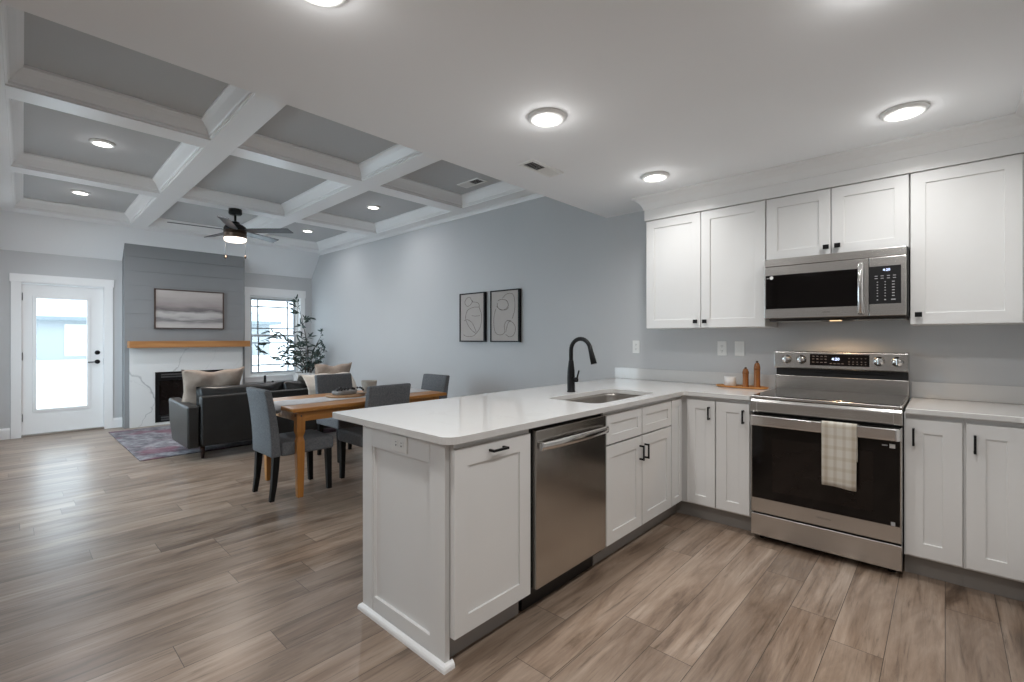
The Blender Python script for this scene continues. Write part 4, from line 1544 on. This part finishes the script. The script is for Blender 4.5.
rings = []
for s, z in prof:
    rings.append([tr.bm.verts.new(tray_pt(s, z, 2 * PI * i / 48)) for i in range(48)])
for A, Bq in zip(rings, rings[1:]):
    for i in range(48):
        f = tr.bm.faces.new([A[i], A[(i + 1) % 48], Bq[(i + 1) % 48], Bq[i]])
        f.smooth = True
tr.bm.faces.new(rings[0][::-1])
tr.bm.faces.new(rings[-1])
tro = tr.build('tray', TRAYW)
tro.location = (-1.128, 3.770, 0.9145)
tag(tro, 'oval honey-coloured wooden tray on the counter by the range', 'tray')


def mill(x, y, h, label):
    t = thing('pepper_mill', label, 'mill', (x, y, 0.9225), 0, 'wooden mills on the tray')
    r = 0.0225
    MB().lathe([(r, 0.0), (r * 1.02, 0.008), (r * 0.96, 0.014), (r * 0.9, h * 0.4), (r * 0.94, h * 0.64), (r * 0.98, h * 0.66)], (0, 0, 0), 22).build('body', MILLW, t)
    MB().lathe([(r * 0.98, h * 0.665), (r * 1.0, h * 0.74), (r * 0.80, h * 0.86), (r * 0.52, h * 0.92), (r * 0.48, h * 0.925)], (0, 0, 0), 22).build('crown', MILLW, t)
    MB().lathe([(0.005, h * 0.92), (0.009, h * 0.945), (0.009, h * 0.975), (0.004, h)], (0, 0, 0), 14).build('knob', BRONZE, t)


mill(-1.100, 3.772, 0.148, 'shorter of the two turned wooden mills, standing in the tray middle')
mill(-1.022, 3.776, 0.198, 'taller of the two turned wooden mills on the oval tray, nearer the range')
m = MB()
m.lathe([(0.036, 0.0), (0.041, 0.004), (0.042, 0.07), (0.041, 0.072), (0.0385, 0.07), (0.0375, 0.01), (0.01, 0.008)], (0, 0, 0), 28)
cu = m.build('cup', POTW)
cu.location = (-1.210, 3.772, 0.9222)
tag(cu, 'small round white cup on the end of the oval tray', 'cup')

# ================================================================== pictures on the long wall


def smooth_line(pts, n=6):
    out = []
    P = [Vector((p[0], p[1], 0)) for p in pts]
    for i in range(len(P) - 1):
        p0, p1, p2, p3 = P[max(i - 1, 0)], P[i], P[i + 1], P[min(i + 2, len(P) - 1)]
        for s in range(n):
            t = s / n
            q = 0.5 * ((2 * p1) + (-p0 + p2) * t + (2 * p0 - 5 * p1 + 4 * p2 - p3) * t * t + (-p0 + 3 * p1 - 3 * p2 + p3) * t ** 3)
            out.append((q.x, q.y))
    out.append((P[-1].x, P[-1].y))
    return out


def framed(label, x0, x1, strokes, cx, cw, cy, ch):
    z0, z1 = 1.243, 1.842
    t = thing('framed_picture', label, 'picture', (0, YW, 0), 0, 'line drawings on the long wall')
    m = MB()
    m.plate([(x0, z0), (x1, z0), (x1, z1), (x0, z1)], [[(x0 + 0.014, z0 + 0.014), (x1 - 0.014, z0 + 0.014), (x1 - 0.014, z1 - 0.014), (x0 + 0.014, z1 - 0.014)]], 'y', -0.045, 0.0)
    m.build('frame', BLACKM, t)
    MB().box(x0 + 0.0145, x1 - 0.0145, -0.036, -0.002, z0 + 0.0145, z1 - 0.0145).build('canvas', CANVAS, t)
    m = MB()
    for s in strokes:
        pts = [(x0 + 0.014 + (px - cx) / cw * (x1 - x0 - 0.028), -0.0362, z1 - 0.014 - (py - cy) / ch * (z1 - z0 - 0.028)) for px, py in smooth_line(s)]
        m.tube(pts, 0.0022, 6)
    m.build('line_drawing', LINEART, t)


S1 = [[(250, 250), (230, 215), (205, 225), (195, 255), (215, 280), (240, 265), (252, 240)],
      [(250, 250), (288, 258), (298, 288), (255, 290), (215, 310), (200, 360), (210, 400), (240, 450), (275, 480)],
      [(298, 290), (315, 350), (310, 420), (285, 470), (250, 500), (205, 500), (185, 487)],
      [(245, 350), (272, 354), (302, 352)], [(190, 385), (215, 378), (250, 405), (278, 470)]]
S2 = [[(478, 218), (510, 188), (550, 192), (565, 240), (565, 310), (548, 372)],
      [(445, 235), (470, 225), (508, 238), (520, 275), (500, 300), (470, 305), (445, 285), (440, 250)],
      [(435, 275), (460, 298), (498, 306), (522, 290)],
      [(430, 295), (416, 350), (416, 430), (432, 480), (470, 490), (495, 468), (492, 420), (512, 385), (542, 390)],
      [(510, 385), (550, 400), (570, 440), (560, 488), (530, 505), (502, 488)], [(502, 470), (515, 415), (532, 385)]]
framed('black-framed line drawing of a curled figure, the one nearer the window', -4.480, -4.032, S1, 163, 168, 192, 340)
framed('black-framed line drawing of an arching figure, the one nearer the kitchen faucet', -3.932, -3.478, S2, 396, 194, 165, 370)

# ================================================================== dining set
TX0, TX1, TY0, TY1, TZ = -4.595, -3.755, 1.530, 3.075, 0.730
tb = thing('dining_table', 'honey pine dining table with turned legs behind the peninsula', 'table', ((TX0 + TX1) / 2, (TY0 + TY1) / 2, 0))
hx, hy = (TX1 - TX0) / 2, (TY1 - TY0) / 2
MB().box(-hx, hx, -hy, hy, TZ - 0.030, TZ).build('tabletop', PINE, tb, bevel=0.006, seg=3)
ix, iy = hx - 0.055, hy - 0.055
m = MB()
for q in (-1, 1):
    a_, b_ = sorted((q * (ix - 0.028), q * (ix - 0.008)))
    m.box(a_, b_, -iy + 0.03, iy - 0.03, 0.615, TZ - 0.0305)
    a_, b_ = sorted((q * (iy - 0.028), q * (iy - 0.008)))
    m.box(-ix + 0.03, ix - 0.03, a_, b_, 0.615, TZ - 0.0305)
m.build('apron', PINE, tb, bevel=0.002)
for sx in (-1, 1):
    for sy in (-1, 1):
        m = MB()
        q = math.sqrt(2)
        pr = [(0.022, 0.0), (0.025, 0.06), (0.031, 0.40), (0.030, 0.455), (0.024, 0.480), (0.023, 0.495), (0.030, 0.520), (0.033, 0.530), (0.033, TZ - 0.031)]
        m.lathe([(a * q, h) for a, h in pr], (sx * (ix - 0.033), sy * (iy - 0.033), 0), 4, smooth=False, phase=PI / 4)
        lg = m.build('leg', PINEZ, tb, bevel=0.004, seg=2)
        m = MB()
        cx, cy = sx * (ix - 0.033), sy * (iy - 0.033)
        m.lathe([(0.007, -0.0335), (0.007, -0.0355)] if sy < 0 else [(0.007, 0.0335), (0.007, 0.0355)], (cx, cy, 0.66), 12, 'y')
        m.build('bolt_plug', DARKSLOT, lg)
        m = MB()
        m.lathe([(0.007, 0.0335), (0.007, 0.0355)] if sx > 0 else [(0.007, -0.0335), (0.007, -0.0355)], (cx, cy, 0.66), 12, 'x')
        m.build('bolt_plug', DARKSLOT, lg)

# runner down the middle
rn = MB()
rx0, rx1 = -4.32, -3.99


def rnf(u, v):
    s = u * (TY1 - TY0 + 0.10) - 0.06
    x = rx0 + (rx1 - rx0) * v
    if s < 0:
        y, z = TY0 - 0.004, TZ + 0.003 + s + 0.012 * math.sin(v * 7)
        if s > -0.012:
            y, z = TY0 - 0.002, TZ + 0.0025
    elif s > TY1 - TY0:
        y, z = TY1 + 0.004, TZ + 0.003 - (s - (TY1 - TY0))
    else:
        y, z = TY0 + s, TZ + 0.0022 + 0.0012 * math.sin(s * 9 + v * 3)
    return (x, y, max(z, TZ - 0.07))


rn.grid(rnf, 60, 10)
rno = rn.build('table_runner', RUNNER, solid=0.0015)
tag(rno, 'off-white cloth runner lying along the pine dining table', 'table runner')


# chairs
def make_chair(label):
    t = thing('dining_chair', label, 'chair', (0, 0, 0), 0, 'grey upholstered dining chairs')
    # the chair faces +y; origin on the floor under the middle of the seat
    MB().box(-0.215, 0.215, -0.19, 0.245, 0.345, 0.455).build('seat', FABRIC, t, bevel=0.022, seg=3)
    m = MB()
    side = []
    for i in range(9):
        u = i / 8
        z = 0.345 + 0.535 * u
        y = -0.190 - 0.02 * u - 0.055 * u * u
        side.append((y, z))
    back = [(y - (0.075 - 0.02 * i / 8), z) for i, (y, z) in enumerate(side)]
    m.prism(side + back[::-1], 'x', -0.210, 0.210, smooth=True)
    m.build('backrest', FABRIC, t, bevel=0.014, seg=3, ang=50)
    for sx in (-1, 1):
        m = MB()
        x = sx * 0.180
        for (y0, y1, a, b) in ((0.205, 0.215, 0.024, 0.018),):
            A = [(x - a, y0 - a), (x + a, y0 - a), (x + a, y0 + a), (x - a, y0 + a)]
            Bq = [(x - b, y1 - b), (x + b, y1 - b), (x + b, y1 + b), (x - b, y1 + b)]
            va = [m.bm.verts.new((p, q, 0.35)) for p, q in A]
            vb = [m.bm.verts.new((p, q, 0.0)) for p, q in Bq]
            m.bm.faces.new(va)
            m.bm.faces.new(vb[::-1])
            for i in range(4):
                m.bm.faces.new([va[i], vb[i], vb[(i + 1) % 4], va[(i + 1) % 4]])
        m.build('leg', LEGB, t, bevel=0.002)
        m = MB()
        prev = None
        for (z, y, a) in ((0.36, -0.222, 0.025), (0.24, -0.228, 0.023), (0.12, -0.238, 0.020), (0.0, -0.254, 0.017)):
            ring = [m.bm.verts.new(p) for p in ((x - a, y - a, z), (x + a, y - a, z), (x + a, y + a, z), (x - a, y + a, z))]
            if prev is None:
                m.bm.faces.new(ring)
            else:
                for i in range(4):
                    m.bm.faces.new([prev[i], ring[i], ring[(i + 1) % 4], prev[(i + 1) % 4]])
            prev = ring
        m.bm.faces.new(prev[::-1])
        m.build('leg', LEGB, t, bevel=0.002)
    return t


CG = 'grey upholstered dining chairs'
ch = make_chair('grey fabric dining chair at the table end toward the entry, shown from behind')
ch.location = (-4.075, 1.675, 0)
dup(ch, (-3.865, 2.285, 0), PI / 2, 'grey fabric dining chair half hidden behind the peninsula countertop', CG)
dup(ch, (-4.185, 2.985, 0), PI, 'grey fabric dining chair at the table end by the picture wall', CG)
dup(ch, (-4.820, 2.530, 0), -PI / 2, 'grey fabric dining chair on the sofa side of the table, behind the round board', CG)

# table-top decor
bd = MB().lathe([(0.176, 0.0), (0.180, 0.004), (0.180, 0.014), (0.176, 0.018)], (0, 0, 0), 40).build('serving_board', BOARD)
bd.location = (-4.225, 2.215, TZ + 0.0045)
tag(bd, 'round wooden serving board lying on the dining table runner', 'serving board')
m = MB()
lo_ = []
for (s, z) in ((0.88, 0.0), (0.97, 0.006), (1.0, 0.034), (0.96, 0.036), (0.92, 0.010), (0.3, 0.008)):
    lo_.append([m.bm.verts.new((x * s, y * s, z)) for x, y in rrect(-0.075, 0.075, -0.115, 0.115, 0.05, 5)])
for A, Bq in zip(lo_, lo_[1:]):
    n = len(A)
    for i in range(n):
        f = m.bm.faces.new([A[i], A[(i + 1) % n], Bq[(i + 1) % n], Bq[i]])
        f.smooth = True
m.bm.faces.new(lo_[0][::-1])
m.bm.faces.new(lo_[-1])
bw = m.build('dish', STONEW)
bw.location = (-4.225, 2.205, TZ + 0.0228)
bw.rotation_euler = (0, 0, 0.25)
tag(bw, 'shallow grey stoneware dish on the round wooden board', 'dish')
gl = thing('bead_garland', 'dark wooden bead garland coiled on the grey dish', 'garland', (-4.225, 2.215, TZ + 0.0228))
rnd = random.Random(3)
string = []
for i in range(30):
    a = i * 0.42
    r = 0.055 + 0.012 * math.sin(i * 1.7)
    z = 0.0485 + 0.006 * math.sin(i * 0.9)
    string.append((r * math.cos(a) * 0.8, r * math.sin(a) * 1.45, z))
string += [(0.01, 0.118, 0.052), (0.016, 0.142, 0.052), (0.024, 0.155, 0.045), (0.030, 0.166, 0.030)]
for p in string:
    MB().ball(p, 0.0105, 8).build('bead', BEAD, gl)
MB().tube(string, 0.002, 6).build('string', BEAD, gl)
m = MB()


def npf(u, v):
    x = -0.05 + 0.10 * u
    y = -0.02 + 0.14 * v
    return (x + 0.02 * v, y, 0.0015 + 0.010 * abs(math.sin(u * 4.2 + v * 2)) * (1 - v * 0.4))


m.grid(npf, 10, 12)
npk = m.build('napkin', NAPKIN, solid=0.002)
npk.location = (-4.13, 2.29, TZ + 0.0245)
tag(npk, 'crumpled tan napkin at the edge of the round wooden board', 'napkin')
m = MB()
m.lathe([(0.048, 0.0), (0.056, 0.006), (0.070, 0.07), (0.077, 0.122), (0.080, 0.128), (0.074, 0.126), (0.066, 0.07), (0.05, 0.012), (0.01, 0.010)], (0, 0, 0), 30)
po = m.build('stoneware_pot', POTM)
po.location = (-4.240, 2.474, TZ + 0.004)
tag(po, 'oatmeal-coloured flared stoneware pot on the dining table, beyond the board', 'pot')

# ================================================================== sofa corner
so = thing('sofa', 'charcoal leather sofa facing the fireplace, seen from its back', 'sofa', (-6.15, 2.275, 0))
SX = 0.44     # outer back face (local x)
m = MB()
m.box(-0.40, 0.37, -0.885, 0.885, 0.135, 0.30)
m.build('base', LEATHER, so, bevel=0.015)
m = MB()
m.prism([(0.30, 0.30), (0.445, 0.145), (0.445, 0.30), (0.43, 0.675), (0.33, 0.675)], 'y', -0.885, 0.885)
m.build('backrest', LEATHER, so, bevel=0.018, seg=3)
for s in (-1, 1):
    m = MB()
    y0, y1 = (-1.0, -0.89) if s < 0 else (0.89, 1.0)
    m.prism([(-0.26, 0.135), (0.40, 0.135), (0.405, 0.30), (0.40, 0.575), (-0.43, 0.60), (-0.40, 0.36)], 'y', y0, y1)
    m.build('armrest', LEATHER, so, bevel=0.02, seg=3)
for s in (0, 1):
    y0 = -0.88 + s * 0.885
    MB().box(-0.42, 0.20, y0, y0 + 0.875, 0.302, 0.45).build('seat_cushion', LEATHER, so, bevel=0.04, seg=4)


def puffy(w, h, t, seed, mtx, pinch=0.10, nu=18, nv=18, wav=0.004, ears=0.0):
    """Cushion: w along local y, h along z, t along x."""
    rr = random.Random(seed)
    ph = [rr.uniform(0, 6) for _ in range(4)]
    m = MB()
    for side in (1, -1):
        def f(u, v):
            a, b = 2 * u - 1, 2 * v - 1
            prof = (max(0, 1 - abs(a) ** 2.6) ** 0.55) * (max(0, 1 - abs(b) ** 2.6) ** 0.55)
            wob = wav * (math.sin(5 * a + ph[0]) * math.sin(4 * b + ph[1]) + math.sin(9 * a * b + ph[2]))
            yy = a * w / 2 * (1 - pinch * (1 - b * b) * 0.0 - pinch * (1 - abs(b)) * abs(a) * 0.5)
            zz = b * h / 2 * (1 - pinch * (1 - abs(a)) * abs(b) * 0.9)
            ear = 1 + 0.10 * ears * (abs(a) ** 3) * (abs(b) ** 3)
            yy *= ear
            zz = zz * ear + ears * 0.012 * math.sin(7 * a + ph[3]) * max(0, b) ** 3
            return mtx @ Vector((side * (t / 2 * prof + 0.001) + wob * prof, yy, zz))
        m.grid(f, nu, nv)
    bmesh.ops.remove_doubles(m.bm, verts=m.bm.verts, dist=0.003)
    return m


T = Matrix.Translation
for s, yc in enumerate((-0.445, 0.440)):
    M = T((0.245, yc, 0.595)) @ Matrix.Rotation(math.radians(8), 4, 'Y')
    puffy(0.895, 0.345, 0.17, 20 + s, M, 0.04, wav=0.010).build('back_cushion', LEATHER, so)
for sx in (-0.33, 0.30):
    for sy in (-0.84, 0.84):
        zf = 0.010 if sx < 0 else 0.0
        MB().lathe([(0.014, zf), (0.026, 0.136)], (sx, sy, 0), 12).build('leg', SOFALEG, so)


def pillow(label, loc, w, h, tilt, rz, seed):
    M = T((0, 0, 0))
    o = puffy(w, h, 0.15, seed, Matrix.Identity(4), 0.16, 22, 22, 0.014, 0.55)
    # flange of loose cloth at the rim
    ob = o.build('throw_pillow', BEIGE)
    ob.location = loc
    ob.rotation_euler = (0, tilt, rz)
    tag(ob, label, 'pillow', 'beige throw pillows on the sofa')
    return ob


pillow('beige linen throw pillow on the sofa, the one in front of the fireplace', (-6.13, 1.60, 0.695), 0.61, 0.51, math.radians(14), math.radians(4), 5)
pillow('beige linen throw pillow on the far sofa seat, rising behind the cream throw', (-6.15, 3.03, 0.71), 0.50, 0.48, math.radians(12), math.radians(-3), 9)

# cream throw over the sofa back
tp = [(-6.14, 0.475), (-6.10, 0.56), (-6.06, 0.66), (-6.02, 0.745), (-5.98, 0.805), (-5.93, 0.822), (-5.86, 0.815), (-5.78, 0.755), (-5.72, 0.700), (-5.697, 0.66), (-5.690, 0.60), (-5.688, 0.52), (-5.688, 0.44)]


def thf(u, v):
    i = u * (len(tp) - 1)
    a = int(i)
    b = min(a + 1, len(tp) - 1)
    f = i - a
    x = tp[a][0] * (1 - f) + tp[b][0] * f
    z = tp[a][1] * (1 - f) + tp[b][1] * f
    y = 2.50 + 0.64 * v
    hang = max(0, (u - 0.7) / 0.3)
    x += hang * 0.012 * math.sin(v * 22) + 0.0
    z += 0.006 * math.sin(v * 13 + u * 5) + hang * 0.03 * math.sin(v * 4)
    return (x, y + 0.015 * hang * (0.5 - v), z)


m = MB()
m.grid(thf, 36, 30)
th = m.build('throw_blanket', CREAM, solid=0.006)
tag(th, 'cream woven throw draped over the sofa back behind the dining chairs', 'throw')

# rug, coffee table, candlesticks
rgm = MB().box(-8.36, -6.17, 0.95, 3.25, 0.0005, 0.010)
rgo = rgm.build('rug', RUG, bevel=0.002)
tag(rgo, 'faded grey and plum patterned rug between fireplace and sofa', 'rug')
cf = thing('coffee_table', 'low round wooden table hidden behind the sofa', 'table', (-7.25, 2.42, 0.010))
MB().lathe([(0.36, 0.36), (0.37, 0.365), (0.37, 0.395), (0.36, 0.40)], (0, 0, 0), 36).build('tabletop', COFFEE, cf)
for i in range(4):
    a = PI / 4 + i * PI / 2
    MB().tube([(0.22 * math.cos(a), 0.22 * math.sin(a), 0.362), (0.28 * math.cos(a), 0.28 * math.sin(a), 0.0)], [0.022, 0.015], 10).build('leg', COFFEE, cf)
for (x, y, h, lb) in ((-7.30, 2.574, 0.335, 'tall black candlestick showing above the sofa back, in front of the window'), (-7.24, 2.66, 0.255, 'short black candlestick showing above the sofa back, beside the tall one')):
    t = thing('candlestick', lb, 'candlestick', (x, y, 0.4105), 0, 'black candlesticks on the coffee table')
    MB().lathe([(0.040, 0.0), (0.042, 0.006), (0.012, 0.018), (0.008, h * 0.5), (0.010, h - 0.10), (0.018, h - 0.085), (0.018, h - 0.075)], (0, 0, 0), 20).build('stem', BLACKM, t)
    MB().lathe([(0.016, h - 0.075), (0.016, h - 0.006), (0.004, h)], (0, 0, 0), 16).build('candle', BLACKM, t)

# ---- planter and plant in the corner
px_, py_ = -8.26, 3.61
pl = thing('potted_plant', 'tall leafy potted tree in a ribbed white planter in the corner by the window', 'plant', (px_, py_, 0))
m = MB()
SEG = 72
rings = []
for (r, z) in ((0.17, 0.0), (0.185, 0.02), (0.205, 0.35), (0.222, 0.66), (0.225, 0.69), (0.205, 0.69), (0.20, 0.60)):
    ring = []
    for i in range(SEG):
        a = 2 * PI * i / SEG
        q = r * (1 + (0.0 if (i % 4) in (0, 1) else -0.07) * (1 if 0.02 < z < 0.67 and r > 0.19 else 0))
        ring.append(m.bm.verts.new((q * math.cos(a), q * math.sin(a), z)))
    rings.append(ring)
for A, Bq in zip(rings, rings[1:]):
    for i in range(SEG):
        m.bm.faces.new([A[i], A[(i + 1) % SEG], Bq[(i + 1) % SEG], Bq[i]])
m.bm.faces.new(rings[0][::-1])
m.build('planter', POTW, pl)
MB().lathe([(0.200, 0.60), (0.198, 0.635), (0.05, 0.64)], (0, 0, 0), 30).build('soil', SOIL, pl)
rl = random.Random(11)
stems = MB()
leaves = MB()


def leaf_at(p, d, L, w):
    d = d.normalized()
    up = Vector((rl.uniform(-1, 1), rl.uniform(-1, 1), rl.uniform(-0.2, 1)))
    s = d.cross(up)
    if s.length < 1e-3:
        return
    s.normalize()
    n = s.cross(d)
    a = p
    pts = [a, a + d * L * 0.35 + s * w + n * 0.003, a + d * L * 0.75 + s * w * 0.7 - n * 0.004, a + d * L - n * 0.012, a + d * L * 0.75 - s * w * 0.7 - n * 0.004, a + d * L * 0.35 - s * w + n * 0.003]
    v = [leaves.bm.verts.new(q) for q in pts]
    leaves.bm.faces.new([v[0], v[1], v[5]])
    leaves.bm.faces.new([v[1], v[2], v[4], v[5]])
    leaves.bm.faces.new([v[2], v[3], v[4]])


def clampp(p):
    """Keep foliage inside the corner (local coordinates)."""
    p.x = max(p.x, XF - px_ + 0.07)
    p.y = max(min(p.y, 0.175), -0.80)
    return p


branches = []
for (bx, by, tx_, ty_, hz) in ((0.02, 0.0, 0.06, -0.16, 1.90), (-0.05, 0.03, 0.16, 0.20, 1.32), (0.05, -0.05, 0.22, -0.52, 1.36), (0.0, 0.06, 0.40, 0.12, 1.10), (-0.03, -0.06, 0.12, -0.74, 1.02), (0.06, 0.02, 0.45, -0.30, 1.16), (-0.06, 0.0, 0.02, -0.76, 1.26)):
    pts = []
    for i in range(9):
        u = i / 8
        q = u ** 1.7
        pts.append(clampp(Vector((bx + (tx_ - bx) * q, by + (ty_ - by) * q + 0.02 * math.sin(u * 5), 0.63 + (hz - 0.63) * (u ** 0.9)))))
    stems.tube(pts, [0.010 - 0.0075 * i / 8 for i in range(9)], 7)
    branches.append(pts)
for bi, pts in enumerate(branches):
    ntw = 9 if bi else 12
    for j in range(ntw):
        u = 0.16 + 0.82 * j / (ntw - 1)
        i = u * 8
        a = min(int(i), 7)
        p = pts[a].lerp(pts[a + 1], i - a)
        ang = rl.uniform(0, 2 * PI)
        ln = rl.uniform(0.16, 0.36) * (0.55 if bi == 0 and u > 0.45 else 1.0)
        d = Vector((math.cos(ang), math.sin(ang), rl.uniform(-0.05, 0.6))).normalized()
        tip = clampp(p + d * ln)
        mid = (p + tip) / 2 + Vector((0, 0, 0.02))
        stems.tube([p, mid, tip], [0.0032, 0.0025, 0.0016], 5)
        for kx in range(8):
            t_ = 0.2 + 0.8 * kx / 7
            q = p.lerp(tip, t_) + Vector((0, 0, 0.02 * math.sin(PI * t_)))
            dd_ = d + Vector((rl.uniform(-1, 1), rl.uniform(-1, 1), rl.uniform(-0.7, 0.5)))
            LL = rl.uniform(0.085, 0.145)
            e = clampp(q + dd_.normalized() * LL) - q
            if e.length < 0.04:
                continue
            leaf_at(q, e, e.length, rl.uniform(0.011, 0.018))
stems.build('stem', STEM, pl)
leaves.build('foliage', LEAF, pl)

# ================================================================== outside
gr = MB().box(-70, XF - 0.16, -40, 45, -0.30, -0.12).build('ground', EXTG)
struct(gr)
nh = thing('neighbour_house', 'pale neighbouring house across the yard, seen through door and window glass', 'house', (-42, 0, -0.12))
MB().box(-6, 0, -8, 15.2, 0, 2.75).build('wall', EXTW, nh)
m = MB()
m.prism([(-8.6, 16.2), (2.75, 2.75)], 'x', 0, 1) if False else None
m.bm.faces.new([m.bm.verts.new(p) for p in ((0.7, -8.6, 2.80), (0.7, 15.9, 2.80), (-3.0, 12.2, 4.6), (-3.0, -8.6, 4.6))])
m.bm.faces.new([m.bm.verts.new(p) for p in ((-6.7, -8.6, 2.80), (-6.7, 15.9, 2.80), (-3.0, 12.2, 4.6), (-3.0, -8.6, 4.6))])
m.bm.faces.new([m.bm.verts.new(p) for p in ((0.7, 15.9, 2.80), (-6.7, 15.9, 2.80), (-3.0, 12.2, 4.6))])
m.build('roof', EXTR, nh, solid=0.06)
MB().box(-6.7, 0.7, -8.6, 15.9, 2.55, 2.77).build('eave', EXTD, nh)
MB().box(0.0, 0.06, 2.6, 3.9, 0.25, 2.3).build('house_door', EXTG, nh)
MB().box(0.0, 0.05, 12.9, 13.6, 0.0, 2.5).build('porch_post', EXTG, nh)
